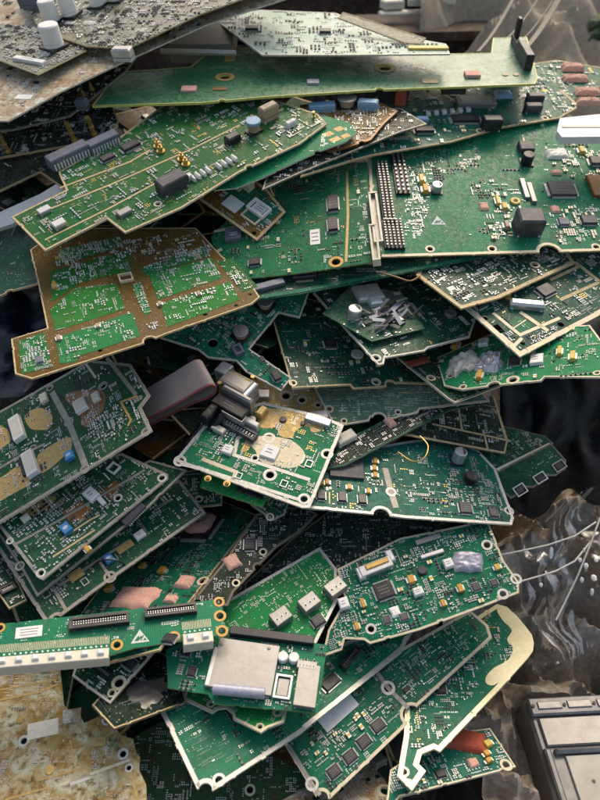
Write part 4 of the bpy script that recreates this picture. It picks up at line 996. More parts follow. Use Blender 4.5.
b = g['bigr'].slab('green', 'fr4', 'cream_trim', 3.2, holes=[(430,249,3.5),(492,249,3.5),(596,247,3.5)], notches=[(556,252,10)], ringm='cream_trim')
b.adds([('block',526,230,25,15,20,0,dict(mat='dark_grey',name='power_inductor',ch=.08)), ('chip',561,191,31,17,4,0,dict(mat='dark_grey')), ('chip',600,163,26,9,4,0,dict(mat='dark_grey')), ('tri',438,221,15,10,1,0),
        ('pins',385,195,12,60,7,0,dict(nx=3,ny=22,mat='silver_dull')), ('pins',393,236,20,28,6,0,dict(nx=5,ny=10,mat='silver_dull')), ('block',376,240,6,36,10,0,dict(mat='cream_trim',name='side_wall')), ('pins',400,175,14,40,5,0,dict(nx=3,ny=10,mat='silver_dull')),
        ('led',497,202,6,9,4,0,dict(mat='yellow')), ('led',504,208,9,6,4,0,dict(mat='yellow')), ('disc',515,202,10,7,2,0,dict(mat='yellow',name='brass_eyelet')), ('disc',515,202,5,3,2.4,0,dict(mat='green_dark',name='eyelet_hole')), ('led',421,181,8,7,5,0,dict(mat='yellow')), ('led',425,191,9,7,5,0,dict(mat='tantalum')), ('can',436,191,11,11,8,0),
        ('pad',557,155,22,10,5,0,dict(mat='white',name='glue_blob')), ('pad',484,207,9,8,3,0), ('block',524,190,5,20,3,0,dict(mat='silver_dull')), ('block',531,194,5,20,3,0,dict(mat='silver_dull')), ('can',526,163,12,12,10,0,dict(mat='black')), ('block',525,150,14,9,6,0,dict(mat='dark_grey')),
        ('block',601,188,24,22,4,0,dict(mat='copper_brown',name='tan_plate')), ('chip',588,222,18,10,4,0,dict(mat='dark_grey')), ('chip',563,223,12,9,3,0,dict(mat='slate')), ('pad',555,210,9,7,3,0), ('pad',556,173,10,5,3,0), ('led',506,227,8,7,5,0,dict(mat='ceramic')), ('led',581,152,9,6,4,0,dict(mat='yellow'))])
b.fill(16, 'YYcy', [(490,225),(510,220),(512,238),(492,240)], cs=.9); b.fill(30, 'Yycw', [(540,205),(600,205),(600,245),(550,245)]); b.fill(24, 'Yyc', [(545,160),(600,150),(600,180),(575,180)]); b.fill(50, 'rrcw', [(405,160),(430,200),(420,240),(405,240)])
b.fill(50, 'rrkd', [(380,160),(480,140),(480,170),(420,190)]); b.fill(26, 'ccYkr', [(470,180),(520,180),(520,240),(470,240)]); b.fill(24, 'rcdpk', [(470,130),(600,130),(600,245),(500,245)]); b.marks(40); b.close()

b = g['centre'].slab('green', 'fr4_green', None, holes=[(336,262,5.5)], ringm='tantalum', notches=[(214,250,3)])
b.strip('gold_matte', 2.4, [(347,172),(348,215),(346,262)]); b.strip('cream_trim', 4, [(214,232),(234,227)]); b.strip('cream_trim', 4, [(214,253),(222,249)])
b.adds([('sticker',315,237,10,15,.5,0), ('chip',333,205,13,17,4,0), ('chip',333,226,12,15,4,0), ('conn',376,222,9,50,8,0,dict(mat='silver_dull',name='side_connector',pins=0)), ('conn',375,248,8,36,9,0,dict(mat='cream',name='side_connector')), ('chip',255,263,14,8,3), ('conn',234,236,16,12,4,0,dict(mat='slate',pins=5))])
b.fill(14, 'dp', [(358,180),(367,180),(367,255),(358,255)]); b.fill(60, 'rcckkpYg', cs=.95); b.marks(50); b.close()
b = g['backr'].slab('green_teal', 'fr4', 'fr4', 1.7, holes=[(480,131,3),(545,118,2.5)])
b.adds([('block',475,104,38,9,5,0,dict(mat='silver_dull',name='shield_lid',top='silver')), ('chip',465,121,32,8,4,0), ('block',490,129,18,6,12,0,dict(mat='black',name='black_jack',ch=.1)), ('pad',503,96,18,7,6,0,dict(mat='pale_blue',name='blue_blob',rough=.2)), ('block',534,101,16,5,7,0,dict(mat='dark_grey')), ('block',532,111,16,5,7,0,dict(mat='dark_grey')),
        ('pad',572,69,22,7,6,0), ('pad',575,80,26,6,6,0), ('pad',587,93,26,7,6,0), ('pad',588,103,24,6,6,0), ('block',421,125,12,4,8,0,dict(mat='pale_blue')), ('chip',424,132,22,6,4,0)] + [('block',428 + 8 * i,115 - i * .8,4,3,3,0,dict(mat='white')) for i in range(6)])
b.strip('fr4', 3, [(440,92),(460,104),(455,118)]); b.strip('fr4', 3, [(560,90),(577,105)])
b.fill(60, 'wpd', [(520,75),(600,80),(600,100),(520,100)], cs=1.1); b.fill(170, 'rcwwkpYg', cs=1.1); b.marks(60); b.close()
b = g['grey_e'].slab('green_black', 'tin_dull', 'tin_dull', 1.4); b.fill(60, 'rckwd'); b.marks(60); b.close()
b = g['copp'].slab('brown_board', 'copper_brown', 'copper_brown', 2.5, notches=[(362,143,3)]); b.fill(120, 'rcwwws', cs=1.0)
b.adds([('block',322,110,26,5,7,8,dict(mat='pale_blue',name='blue_clip')), ('coil',347,106,20,8,10,0), ('block',368,108,20,5,8,-8,dict(mat='pale_blue',name='blue_clip'))]); b.close()
b = g['darkl'].slab('green_dark', 'fr4', 'fr4', 1.5, notches=[(12,291,3)]); b.fill(14, 'rd'); b.close()

b = g['brown'].slab('brown_board', 'fr4', 'fr4', 1.6, holes=[(43,334,2.5),(64,361,3),(100,350,3.5),(90,318,3),(205,314,3.5),(236,305,3),(250,294,3),(130,322,2.5)], notches=[(150,341,6)], rings=False)
cells = [[(19,341),(44,333),(52,367),(22,374)], [(50,310),(75,288),(117,284),(125,309),(56,331)], [(56,338),(132,312),(140,336),(80,356),(75,362),(60,364)], [(132,286),(141,283),(151,312),(145,316)], [(149,275),(212,258),(222,278),(158,300)], [(160,304),(230,282),(240,300),(168,327)], [(217,262),(232,258),(258,287),(243,292)], [(50,272),(128,250),(132,270),(80,283),(52,302)], [(140,268),(206,246),(210,256),(146,276)], [(60,250),(120,236),(124,246),(56,266)]]
for q in cells: b.patch('green_cell', q, 'green_cell', .0003)
for q in cells: b.fill(26, 'wwwrrcs', q, cs=.95)
b.adds([('led',59,339,7,5,3,0,dict(mat='ceramic')), ('led',98,327,6,4,3,0,dict(mat='ceramic')), ('led',55,287,6,6,4,0), ('chip',40,361,9,8,3,0,dict(mat='slate')), ('frame',126,279,14,8,3,0,dict(mat='cream_trim')), ('led',160,305,6,4,3,0,dict(mat='ceramic')), ('led',199,295,6,4,3,0,dict(mat='ceramic'))])
b.fill(90, 'wwrcgYs', [(50,245),(200,232),(215,255),(60,285)]); b.strip('copper_brown', 1.6, [(60,268),(140,245),(220,232)]); b.fill(12, 'ww', [(143,325),(157,322),(157,330),(145,330)]); b.close()

b = g['cornl'].slab('green_black', 'fr4', 'fr4', 1.2); b.fill(10, 'rw'); b.close()
b = g['module'].slab('brown_board', 'copper_brown', 'fr4', 2.5, holes=[(254,233,3)], rings=False)
b.patch('green', [(222,196),(262,228),(281,211),(262,190),(240,182)], 'green_area', .0003)
b.adds([('sticker',233,204,17,14,.6,0,dict(lines=False)), ('frame',259,210,20,13,4,0,dict(mat='white',name='label_frame')), ('sticker',260,208,13,10,2,0), ('block',247,187,12,8,13,0,dict(mat='cream',name='cap_cylinder')), ('frame',252,217,18,12,2,0,dict(mat='cream_trim'))]); b.fill(40, 'wwcgr'); b.close()
b = g['lime'].slab('green_bright', 'fr4_pale', None, notches=[(320,152,3)])
b.patch('gold_matte', [(322,134),(330,131),(335,134),(327,137)], 'gold_square'); b.patch('gold_matte', [(333,129),(340,126),(345,129),(338,132)], 'gold_square'); b.patch('gold_matte', [(328,140),(337,136),(342,139),(333,143)], 'gold_square'); b.patch('gold_matte',[(340,136),(347,133),(351,136),(344,139)],'gold_square')
b.add('pad', 318, 124, 14, 6, 3, 15); b.add('post', 314, 121, 3, 3, 10); b.fill(10, 'p'); b.close()
b = g['upl'].slab('green_olive', 'fr4_pale', 'fr4', 2.0, holes=[(158,204,3)], notches=[(250,168,3)])
for q in ([(35,215),(110,185),(190,150),(240,125)], [(45,240),(110,208),(180,170)], [(60,188),(130,162),(150,150)]): b.strip('fr4', 2.2, q)
b.adds([('ribs',70,160,42,9,11,0,dict(n=12)), ('ribs',104,146,32,8,9,0,dict(n=10)), ('chip',131,148,22,8,4,0), ('chip',108,159,17,7,3,0), ('block',173,188,28,12,12,0,dict(mat='dark_grey',name='power_inductor',ch=.1)), ('block',269,119,17,7,13,0,dict(mat='ceramic',name='connector_block')), ('block',291,126,10,4,5,0,dict(mat='white')),
        ('coil',254,132,14,8,12,0,dict(mat='pale_blue')), ('block',233,142,13,7,7,0,dict(mat='black')), ('ant',158,147,8,6,8,0), ('ant',161,152,8,6,8,0), ('ant',182,160,8,6,8,0), ('ant',186,165,8,6,8,0), ('block',60,226,13,7,5,0,dict(mat='silver',name='shield_can')), ('block',45,212,13,6,4,0,dict(mat='silver',name='shield_can')), ('block',125,214,14,6,4,0,dict(mat='silver_dull')),
        ('led',190,179,7,4,5,0,dict(mat='white'))] + [('led',193 + 5.2 * i,180 - 2.6 * i,3.6,7,4,0,dict(mat='white')) for i in range(4)] + [('led',219 + 5.2 * i,168 - 2.6 * i,3.6,7,4,0,dict(mat='white')) for i in range(4)])
b.fill(250, 'wwwrrccspgg', cs=1.0, cap=1700); b.close()

b = g['postb'].slab('green_black', 'fr4', 'fr4', 1.3, holes=[(114,127,3)]); b.fill(90, 'rckwdp')
b.adds([('post',9,152,5,5,30), ('post',75,141,5,5,27), ('post',95,135,5,5,25)]); b.close()
b = g['longg'].slab('green_long', 'edge_lime', 'edge_lime', 1.2, t=.0026, holes=[(225,77,7),(385,68,8)], notches=[(222,101,3),(380,90,4)], ringm='gold_matte')
b.adds([('block',189,90,15,5,2,0,dict(mat='pink',name='thermal_pad')), ('block',313,83,12,4,2,0,dict(mat='lilac',name='paper_label')), ('block',472,76,15,5,3,0,dict(mat='pink',name='thermal_pad')), ('pad',230,58,11,7,1,0,dict(mat='gold_matte',name='solder_blob')), ('block',220,89,14,3,.5,0,dict(mat='copper_brown',name='bare_patch')), ('block',430,81,16,5,.5,0,dict(mat='fr4',name='bare_patch')),
        ('disc',505,75,6,3,.6,0,dict(mat='fr4')), ('disc',516,75,6,3,.6,0,dict(mat='fr4'))])
for x, y, w, l, h, m in ((240,92,26,10,.024,'black'), (395,82,30,12,.026,'black'), (455,83,24,8,.012,'black'), (315,84,40,8,.012,'dark_grey'), (170,96,40,8,.01,'black'), (402,84,11,8,.0265,'red_block'), (205,94,10,8,.018,'slate')):
    p = b.loc(x, y); ju = b.scale(x, y)[0]; mb = MB(); mb.box(p[0], p[1] + .006, -.0028 - h, w / ju, .02, h, m, bottom=True); mb.build('underside_block', b.root)
b.marks(14, 'silk_dim'); b.close()
MB_clip = MB(); p = b.loc(526, 68); q = b.loc(529, 36); L = math.hypot(q[0] - p[0], q[1] - p[1])
MB_clip.box(p[0], p[1] + .02, .0003, .012, .06, .022, 'black', 1, 0, ch=.001); MB_clip.box(p[0] + .002, p[1] + .075, .0003, .009, .05, .012, 'black', 1, 0, ch=.001); MB_clip.box(p[0] + .002, p[1] + .09, .012, .006, .012, .028, 'black', 1, 0, ch=.001); MB_clip.build('edge_clip', b.root)
b = g['dark2'].slab('green_black', 'tin_dull', 'tin_dull', 1.4); b.fill(110, 'rckwwp', cs=1.1)
b.adds([('block',84,109,11,5,10,0,dict(mat='slate',name='edge_bracket')), ('ant',84,97,5,5,8,0), ('ant',92,90,5,5,8,0)]); b.close()
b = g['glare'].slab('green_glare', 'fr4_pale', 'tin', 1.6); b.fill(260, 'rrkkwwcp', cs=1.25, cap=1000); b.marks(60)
b.adds([('block',428,49,40,3,2,0,dict(mat='yellow',name='gold_contact_edge')), ('chip',325,33,14,4,3), ('chip',252,30,16,4,3)]); b.close()
b = g['panel'].slab('olive_board', 'fr4_pale', 'fr4', 1); b.close()
b = g['dirty'].slab('dirty_tan', 'tin', None); b.adds([('block',125,60,18,6,11,0,dict(mat='tin',name='edge_bracket')), ('sticker',24,97,16,6,.5,0,dict(lines=False))]); b.fill(210, 'rcwKpkddg', cs=1.15); b.close()
b = g['capb'].slab('olive_board', 'fr4', None)
b.adds([('can',53,22,15,15,17,0,dict(mat='white')), ('can',71,16,15,15,17,0,dict(mat='white')), ('can',98,6,14,14,14,0,dict(mat='white')), ('can',116,0,15,15,12,0,dict(mat='white')), ('block',36,8,24,8,12,0,dict(mat='slate',name='relay'))])
b.fill(420, 'wwwrkrcskp', [(0,-30),(40,30),(86,46),(128,48),(200,14),(280,-12)], cs=1.2, cap=3000); b.fill(200, 'wwwrkrcskp', cs=1.2); b.close()
b = g['edgeb'].slab('olive_board', 'yellow_trim', None); b.adds([('can',55,48,14,14,16,0,dict(mat='white')), ('block',30,62,26,6,2,10,dict(mat='white',name='ceramic_plate'))]); b.fill(160, 'wwrcks', [(-5,55),(38,74),(86,50),(45,28),(0,20)], cs=1.15); b.close()

# ------------------------------------------------------------------ ground, heap core, surroundings
def surf(name, fn, nu, nv, mat, parent=None, smooth=True, thick=0):
    """fn(u,v) -> point; a grid mesh"""
    mb = MB(); k = mb.mi(mat)
    mb.v = [tuple(fn(i / nu, j / nv)) for j in range(nv + 1) for i in range(nu + 1)]
    for j in range(nv):
        for i in range(nu):
            a = j * (nu + 1) + i; mb.f.append((a, a + 1, a + nu + 2, a + nu + 1)); mb.m.append(k)
    o = mb.build(name, parent, smooth)
    if thick:
        m = o.modifiers.new('solid', 'SOLIDIFY'); m.thickness = thick
    return o
def nz(x, y, z=0): return noise.noise(Vector((x, y, z)))
def heapz(x, y): return SLOPE_P.z - (SLOPE_N.y * (y - SLOPE_P.y) + SLOPE_N.x * x) / SLOPE_N.z
GZ = -.15
tag(surf('ground', lambda u, v: ((u - .5) * 240, (v - .35) * 240, GZ), 40, 40, 'dirt'), kind='structure')
def mz(x, y):
    top = min(heapz(x, y) - .17, .60)
    e = min(1, max(0, (.30 + .05 * nz(y * 6, 3) - x) / .16)) * min(1, max(0, (x + 1.1) / .3)) * min(1, max(0, (1.55 - y) / .3)) * min(1, max(0, (y + .35) / .25))
    return GZ - .02 + (top - GZ + .02) * (e * e * (3 - 2 * e)) + .03 * nz(x * 9, y * 9) * e
tag(surf('heap_core', lambda u, v: (-1.15 + 1.55 * u, -.4 + 2.0 * v, mz(-1.15 + 1.55 * u, -.4 + 2.0 * v)), 90, 110, 'mound'), kind='structure')
# buried scrap under the boards one can tell apart
mb = MB(); rg = random.Random(3)
mb2 = MB()
for i in range(1500):
    x, y = rg.uniform(-.85, .27), rg.uniform(-.05, 1.15)
    z = min(heapz(x, y) - rg.uniform(.055, .13), .62); w, l = rg.uniform(.08, .22), rg.uniform(.06, .13)
    M = Matrix.Translation((x, y, z)) @ Matrix.Rotation(rg.uniform(0, 6.3), 4, 'Z') @ Matrix.Rotation(rg.gauss(0, .25), 4, 'X') @ Matrix.Rotation(rg.gauss(0, .25), 4, 'Y')
    bad = False
    for sx in (-.5, -.17, .17, .5):
        for sy in (-.5, 0, .5):
            P_ = M @ Vector((sx * w, sy * l, .004)); q_ = pix(P_); dd = -(CRI @ (P_ - CL)).z
            for b_ in BOARDS:
                if inside(q_, b_.poly) and dd < -(CRI @ (b_.world(*q_) - CL)).z + .014: bad = True
            if q_[0] < 75 and 285 < q_[1] < 405: bad = True
            if not (-60 < q_[0] < 545) or (q_[0] > 420 and q_[1] > 640) or (q_[0] > 500 and q_[1] > 460): bad = True
    if bad: continue
    t_ = MB(); t_.box(0, 0, 0, w, l, .0016, rg.choice(('green_dark', 'green_dark', 'green_black', 'green_rf', 'brown_board')), bottom=True)
    for sx in (-1, 1): t_.box(sx * (w / 2 - .002), 0, .0017, .003, l * .98, .0003, 'fr4')
    for _ in range(26): small(t_, rg.choice('rrcwkyK'), rg.uniform(-.45, .45) * w, rg.uniform(-.42, .42) * l, .003, .0018, .0012, rg.choice((0, 1.571)), rg)
    for _ in range(3): t_.box(rg.uniform(-.35, .35) * w, rg.uniform(-.35, .35) * l, .0017, .014, .012, .003, rg.choice(('black', 'dark_grey', 'silver_dull')), ch=.0005)
    o = len(mb.v); mb.v += [tuple(M @ Vector(p)) for p in t_.v]; mb.f += [tuple(q + o for q in f) for f in t_.f]; mb.m += [mb.mi(t_.names[k]) for k in t_.m]
tag(mb.build('buried_boards'), 'buried circuit board scraps showing only in the dark gaps of the heap', 'scrap', kind='stuff')

# cloth and sacking at the lower right, under the film and the metal case
def cl(u, v):
    x = .20 + 1.0 * u; y = .08 + 1.25 * v
    w = 1.0 * nz(x * 3.5 + 4, y * 3.5, 2); 
    z = .10 + .10 * v - .0 * u + .07 * w + .050 * (1 - abs(nz(x * 9 + w * 2.5, y * 7 - x * 4, 7)) * 3) + .034 * (1 - abs(nz(x * 24 + y * 9, y * 17, 1)) * 3) + .008 * (1 - abs(nz(x * 60, y * 45 + x * 20, 1)) * 3) + .003 * nz(x * 70, y * 70)
    hole = math.exp(-(((x - .46) / .13) ** 2 + ((y - .98) / .17) ** 2)); z -= .30 * hole
    cap = .10 + .3 * min(1, max(0, (y - .41) / .04)) + .3 * min(1, max(0, (.275 - x) / .04)); z = min(z, cap + .1 * max(0, z - cap))
    return (x, y, z)
tag(surf('crumpled_tarpaulin', cl, 260, 300, 'cloth'), 'crumpled grey brown tarpaulin on the ground right of the heap', 'tarpaulin')
# cloth hanging behind at the top right
def cl2(u, v):
    x = .28 + 1.5 * u; s_ = v
    fold = .05 * (1 - abs(nz(u * 5 + v * 2.2, v * 7 - u * 3, 3)) * 3) + .025 * (1 - abs(nz(u * 14, v * 12 + u * 9, 9)) * 3)
    return (x, 1.30 + 1.15 * s_, .30 + .60 * s_ ** .8 + fold * 1.3 + .07 * nz(u * 3, v * 3))
tag(surf('draped_canvas', cl2, 140, 120, 'canvas'), 'folded grey canvas draped behind the heap at the upper right', 'canvas')
def cl3(u, v):
    a = at(570 + 70 * u, 24 + 34 * v - 18 * u, 1.62 + .1 * nz(u * 3, v * 3) - .03 * math.sin(v * 3.1))
    return a + Vector((0, 0, .01 * nz(u * 8, v * 8)))
tag(surf('green_rag', cl3, 24, 14, 'cloth_green', thick=.003), 'dark green rag lying in a fold of the grey canvas', 'rag')
for i, (a, b_, c_, lab) in enumerate((((478, 52), (520, -14), 'strap', 'leftmost of the flat straps running up behind the long green board'), ((499, 46), (548, -16), 'strap', 'second flat strap from the left behind the long green board'), ((515, 44), (552, 2), 'strap', 'narrow dark middle strap of those above the long green board'), ((524, 50), (566, -14), 'strap', 'rightmost pale strap running up beside the black edge clip'))):
    w = (4, 2.6, 2, 7)[i]; mb = MB(); k = mb.mi('strap'); n = 12; d0, d1 = 1.16, 1.42
    for j in range(n + 1):
        t_ = j / n; x = a[0] + (b_[0] - a[0]) * t_; y = a[1] + (b_[1] - a[1]) * t_; d = d0 + (d1 - d0) * t_
        p = at(x, y, d) + Vector((0, 0, -.012 * math.sin(t_ * 3.14))); h = w / F * d / 2
        for sx, sy, sz in ((-1, 0, .0012), (1, 0, .0012), (1, 0, -.0012), (-1, 0, -.0012)): mb.v.append(tuple(p + Vector((sx * h, sx * h * .5, sz))))
    for j in range(n):
        for q in range(4): mb.f.append((4 * j + q, 4 * j + (q + 1) % 4, 4 * j + 4 + (q + 1) % 4, 4 * j + 4 + q)); mb.m.append(k)
    mb.f += [(0, 1, 2, 3), (4 * n + 3, 4 * n + 2, 4 * n + 1, 4 * n)]; mb.m += [k, k]
    tag(mb.build('strap'), lab, 'strap', 'straps behind the heap')

# dark crates behind
def crate(cx, cy, w, d, h, rz, label, z0=GZ):
    e = empty('crate', Matrix.Translation((cx, cy, z0)) @ Matrix.Rotation(rz, 4, 'Z')); tag(e, label, 'crate', 'crates behind the heap')
    n = max(3, int(h / .13)); m0 = None
    for side, (ox, oy, ww, a) in enumerate(((0, -d / 2, w, 0), (0, d / 2, w, 0), (-w / 2, 0, d, math.pi / 2), (w / 2, 0, d, math.pi / 2))):
        for i in range(n):
            mb = MB(); mb.box(ox, oy, i * h / n + .006, ww - .024, .018, h / n - .012, 'crate_wood', math.cos(a), math.sin(a), ch=.003, bottom=True); mb.build('slat', e)
    for sx in (-1, 1):
        for sy in (-1, 1): mb = MB(); mb.box(sx * w / 2, sy * d / 2, 0, .05, .05, h, 'crate_wood', ch=.004); mb.build('corner_post', e)
    mb = MB(); mb.box(0, 0, h * .86, w - .03, d - .03, .01, 'crate_wood'); mb.build('inner_board', e)
    return e
crate(-.95, 2.25, .75, .55, .92, .06, 'dark wooden crate behind the heap at the left')
crate(-.12, 2.35, .80, .55, .86, -.04, 'dark brown crate behind the heap, left of the centre')
crate(.50, 2.10, .50, .45, .80, .08, 'dark brown crate carrying scattered pale scraps, centre background')
crate(1.25, 2.5, .9, .6, 1.0, .1, 'dark crate behind the grey canvas')
for i, (x, y, w, h, rz, lab) in enumerate(((392, 8, .05, .018, .3, 'pale box scrap on the dark crate, leftmost of the row'), (420, 5, .06, .016, -.1, 'flat cream scrap on the dark crate, middle of the row'), (408, 14, .14, .007, .18, 'long pale edged panel lying on the dark crate top'), (445, 3, .04, .02, .2, 'small pale scrap at the right end of the crate top'))):
    mb = MB(); mb.box(0, 0, 0, w, .035, h, 'cream', ch=.003, bottom=True); o = mb.build('scrap_piece'); o.location = at(x, y, 1.62); o.rotation_euler = (0, 0, rz); tag(o, lab, 'scrap')
# ledge those scraps rest on
mb = MB(); mb.box(0, 0, -.02, .60, .22, .02, 'crate_wood', bottom=True); o = mb.build('plank'); o.location = at(430, 22, 1.64); o.rotation_euler = (0, 0, .12); tag(o, 'dark plank with pale scraps lying on it in the background', 'plank')
mb = MB(); mb.box(0, 0, -.30, .60, .20, .28, 'mound', bottom=True); o = mb.build('dark_bin'); o.location = at(430, 22, 1.64); o.rotation_euler = (0, 0, .12); tag(o, 'dark bin under the plank in the background', 'bin')

# ------------------------------------------------------------------ loose things of the heap
# folded ribbon cable
def on(key, x, y, dz=0): q = g[key]; return q.world(x, y) + q.n * dz
d0 = .775
path = [(104, 446, .800), (135, 428, .786), (162, 413, .772), (185, 400, .760), (202, 390, .751), (211, 386, .748), (216, 388, .751), (214, 394, .757), (206, 399, .764), (190, 405, .774), (165, 418, .786), (130, 436, .80)]
mb = MB(); kg, kr, kw = mb.mi('ribbon_grey'), mb.mi('ribbon_red'), mb.mi('silk_dim')
across = (at(186, 356, .80) - at(208, 397, .760)).normalized()
NW = 22; W = .044; pts = []
n_p = 60
def lerp_path(t_):
    f = t_ * (len(path) - 1); i = min(int(f), len(path) - 2); u = f - i
    p0, p1, p2, p3 = [at(*path[max(0, min(len(path) - 1, i + q))]) for q in (-1, 0, 1, 2)]
    return .5 * ((2 * p1) + (p2 - p0) * u + (2 * p0 - 5 * p1 + 4 * p2 - p3) * u * u + (3 * p1 - p0 - 3 * p2 + p3) * u ** 3)
for i in range(n_p + 1):
    p = lerp_path(i / n_p)
    for j in range(NW * 2 + 1): 
        d = (lerp_path(min(1, i / n_p + .01)) - lerp_path(max(0, i / n_p - .01))).normalized(); nn = d.cross(across).normalized()
        mb.v.append(tuple(p + across * (W * j / (2 * NW)) + nn * (.0004 * (1 if j % 2 else 0))))
wd = 2 * NW + 1
for i in range(n_p):
    for j in range(wd - 1):
        a = i * wd + j; mb.f.append((a, a + 1, a + wd + 1, a + wd)); mb.m.append(kr if j < 3 else kg)
o = mb.build('ribbon_cable', None, True); m = o.modifiers.new('solid', 'SOLIDIFY'); m.thickness = .0009
tag(o, 'folded grey ribbon cable with a red edge wire in the middle left', 'cable')

# dark round cables beside it
for i, (pp, lab) in enumerate(((((166, 478, .84), (180, 452, .82), (200, 428, .805), (216, 410, .80)), 'black cable running down beside the ribbon cable, left one'), (((176, 480, .835), (190, 455, .815), (207, 434, .80), (222, 416, .79)), 'black cable running down beside the ribbon cable, right one'))):
    mb = MB(); mb.tube([tuple(at(*q)) for q in pp], .0045, 'rubber', 10); tag(mb.build('cable', None, True), lab, 'cable')
# metal housing standing at the back of the gold and green board
q = g['gg']; r_ = q.root
q.adds([('block',232,415,36,12,16,-12,dict(mat='black',name='housing_base',ch=.05)), ('block',238,396,30,16,24,-12,dict(mat='silver_dull',name='metal_housing',ch=.08)), ('block',226,383,12,12,30,-12,dict(mat='silver',name='metal_housing',ch=.08)), ('block',249,404,8,20,22,-12,dict(mat='silver',name='housing_fin')),
        ('block',241,421,42,5,9,-12,dict(mat='tin',name='housing_rail')), ('conn',237,430,44,8,6,-12,dict(mat='dark_grey',pins=12)), ('block',212,418,8,20,14,-12,dict(mat='black',name='housing_clip')), ('coil',252,424,9,8,8,0)])
q.adds([('ribs',239,408,34,5,27,-12,dict(mat='silver_dull',n=9,name='fin_block')), ('frame',238,396,26,13,26,-12,dict(mat='gold_matte',name='housing_frame',wt=.14)), ('post',222,398,4,4,30,0), ('post',254,392,4,4,26,0), ('block',219,431,14,6,5,-12,dict(mat='tin',name='housing_rail')), ('block',262,415,7,10,8,-12,dict(mat='gold_matte',name='housing_foot')), ('frame',235,422,24,7,13,-12,dict(mat='silver',name='housing_frame'))])

# white bar and dark film at the left
def slab_px(name, pts, d_of, t, mat, label, cat, ch=0):
    mb = MB(); P = [at(x, y, d_of(x, y)) for x, y in pts]; c = sum(P, Vector()) / len(P)
    n = sum(((P[i] - c).cross(P[(i + 1) % len(P)] - c) for i in range(len(P))), Vector()).normalized()
    if n.z < 0: n = -n
    u = (P[1] - P[0]); u = (u - n * u.dot(n)).normalized(); v = n.cross(u)
    L = [((p - c).dot(u), (p - c).dot(v)) for p in P]; mb.poly(L, 0, mat, t)
    o = mb.build(name); o.matrix_world = Matrix(((u.x, v.x, n.x, c.x), (u.y, v.y, n.y, c.y), (u.z, v.z, n.z, c.z), (0, 0, 0, 1)))
    return tag(o, label, cat)
dl = g['upl'].depth
slab_px('plastic_bar', [(-40, 240), (12, 224), (40, 208), (66, 190), (56, 184), (40, 194), (0, 212), (-40, 222)], lambda x, y: dl * 1.04 + .0004 * (235 - y), .008, 'white', 'white plastic bar poking out left of the long populated board', 'bar')
slab_px('plastic_cover', [(557, 131), (562, 137), (650, 136), (650, 116), (600, 114), (560, 118)], lambda x, y: g['bigr'].depth * .985 + (136 - y) * .0016, .010, 'white', 'white plastic cover on the largest board at the right edge', 'cover')
slab_px('cover_seam' if False else 'plastic_strip', [(562, 127), (650, 127), (650, 125), (562, 125)], lambda x, y: g['bigr'].depth * .985 + (136 - y) * .0016 - .002, .001, 'cream', 'cream strip along the white plastic cover', 'strip')
slab_px('metal_module', [(168, 44), (232, 44), (236, 22), (176, 22)], lambda x, y: g['longg'].depth * 1.03 + (44 - y) * .002, .03, 'silver_dull', 'dull metal module behind the long green board, under the dirty board', 'module')
slab_px('metal_bar', [(160, 52), (236, 54), (236, 50), (160, 48)], lambda x, y: g['longg'].depth * 1.01, .006, 'tin', 'pale metal bar in front of the dull metal module', 'bar')

def film(u, v):
    x = -60 + 118 * u + 8 * nz(v * 4, 1); y = 292 + 110 * v - 6 * u
    d = .885 - .07 * v + .02 * nz(u * 4, v * 5, 4) + .012 * (1 - abs(nz(u * 3 + v * 1.5, v * 1.5, 2)) * 3) + .001 * nz(u * 14, v * 14)
    return at(x, y, d + .035)
tag(surf('black_film', film, 60, 60, 'film_black', thick=.0006), 'glossy blue black plastic film under the brown framed board at the left', 'plastic film')

def sack(u, v):  # added sheet, its black standing for the shade in the hollow
    x = 500 + 170 * u; y = 318 + (190 + 45 * nz(u * 4, 3.3)) * v
    return at(x, y, heap_depth(x, y) * (1.16 + .14 * v * v) + .05 * nz(u * 2, v * 2, 3) + .015 * (1 - abs(nz(u * 5, v * 4, 6)) * 3))
tag(surf('black_sack', sack, 50, 50, 'sack_black', thick=.001), 'matt black sack in the dark hollow between heap and canvas at the right', 'sack')
# clear crumpled film at right with white blobs standing for its glints
def clear(u, v):
    x = 548 - 40 * math.sin(v * 3) * (1 - u) + 90 * u + 14 * nz(v * 5, 2); y = 470 + 165 * v + 34 * (1 - u) + 16 * nz(u * 5, 7)
    w = nz(u * 3, v * 3, 11)
    p = at(x, y, heap_depth(x, y) * 1.12 + .012 * w + .003 * nz(u * 5 + w, v * 5, 5) + .0035 * (1 - abs(nz(u * 6 + 2 * w, v * 6, 8)) * 3))
    return p
tag(surf('clear_film', clear, 90, 90, 'clear_plastic'), 'crumpled clear plastic film lying on the tarpaulin right of the heap', 'plastic film')
for pp, lab in ((((496, 556), (530, 549), (548, 545), (575, 536), (596, 522)), 'thin clear plastic rod with a bright tip across the tarpaulin, upper one'), (((515, 583), (540, 576), (556, 571), (575, 561), (592, 540)), 'thin clear plastic rod below the other, reaching the green board corner'), (((556, 620), (566, 600), (578, 575), (590, 545), (600, 518)), 'thin grey plastic rod standing across the clear film')):
    mb = MB(); mb.tube([tuple(at(x, y, heap_depth(x, y) * 1.06 + .003 * math.sin(x))) for x, y in pp], .0012, 'tin', 6); tag(mb.build('plastic_rod', None, True), lab, 'rod', 'plastic rods right of the heap')
rg = random.Random(9)
names = ['beside the rods', 'at the frame edge', 'on the film']
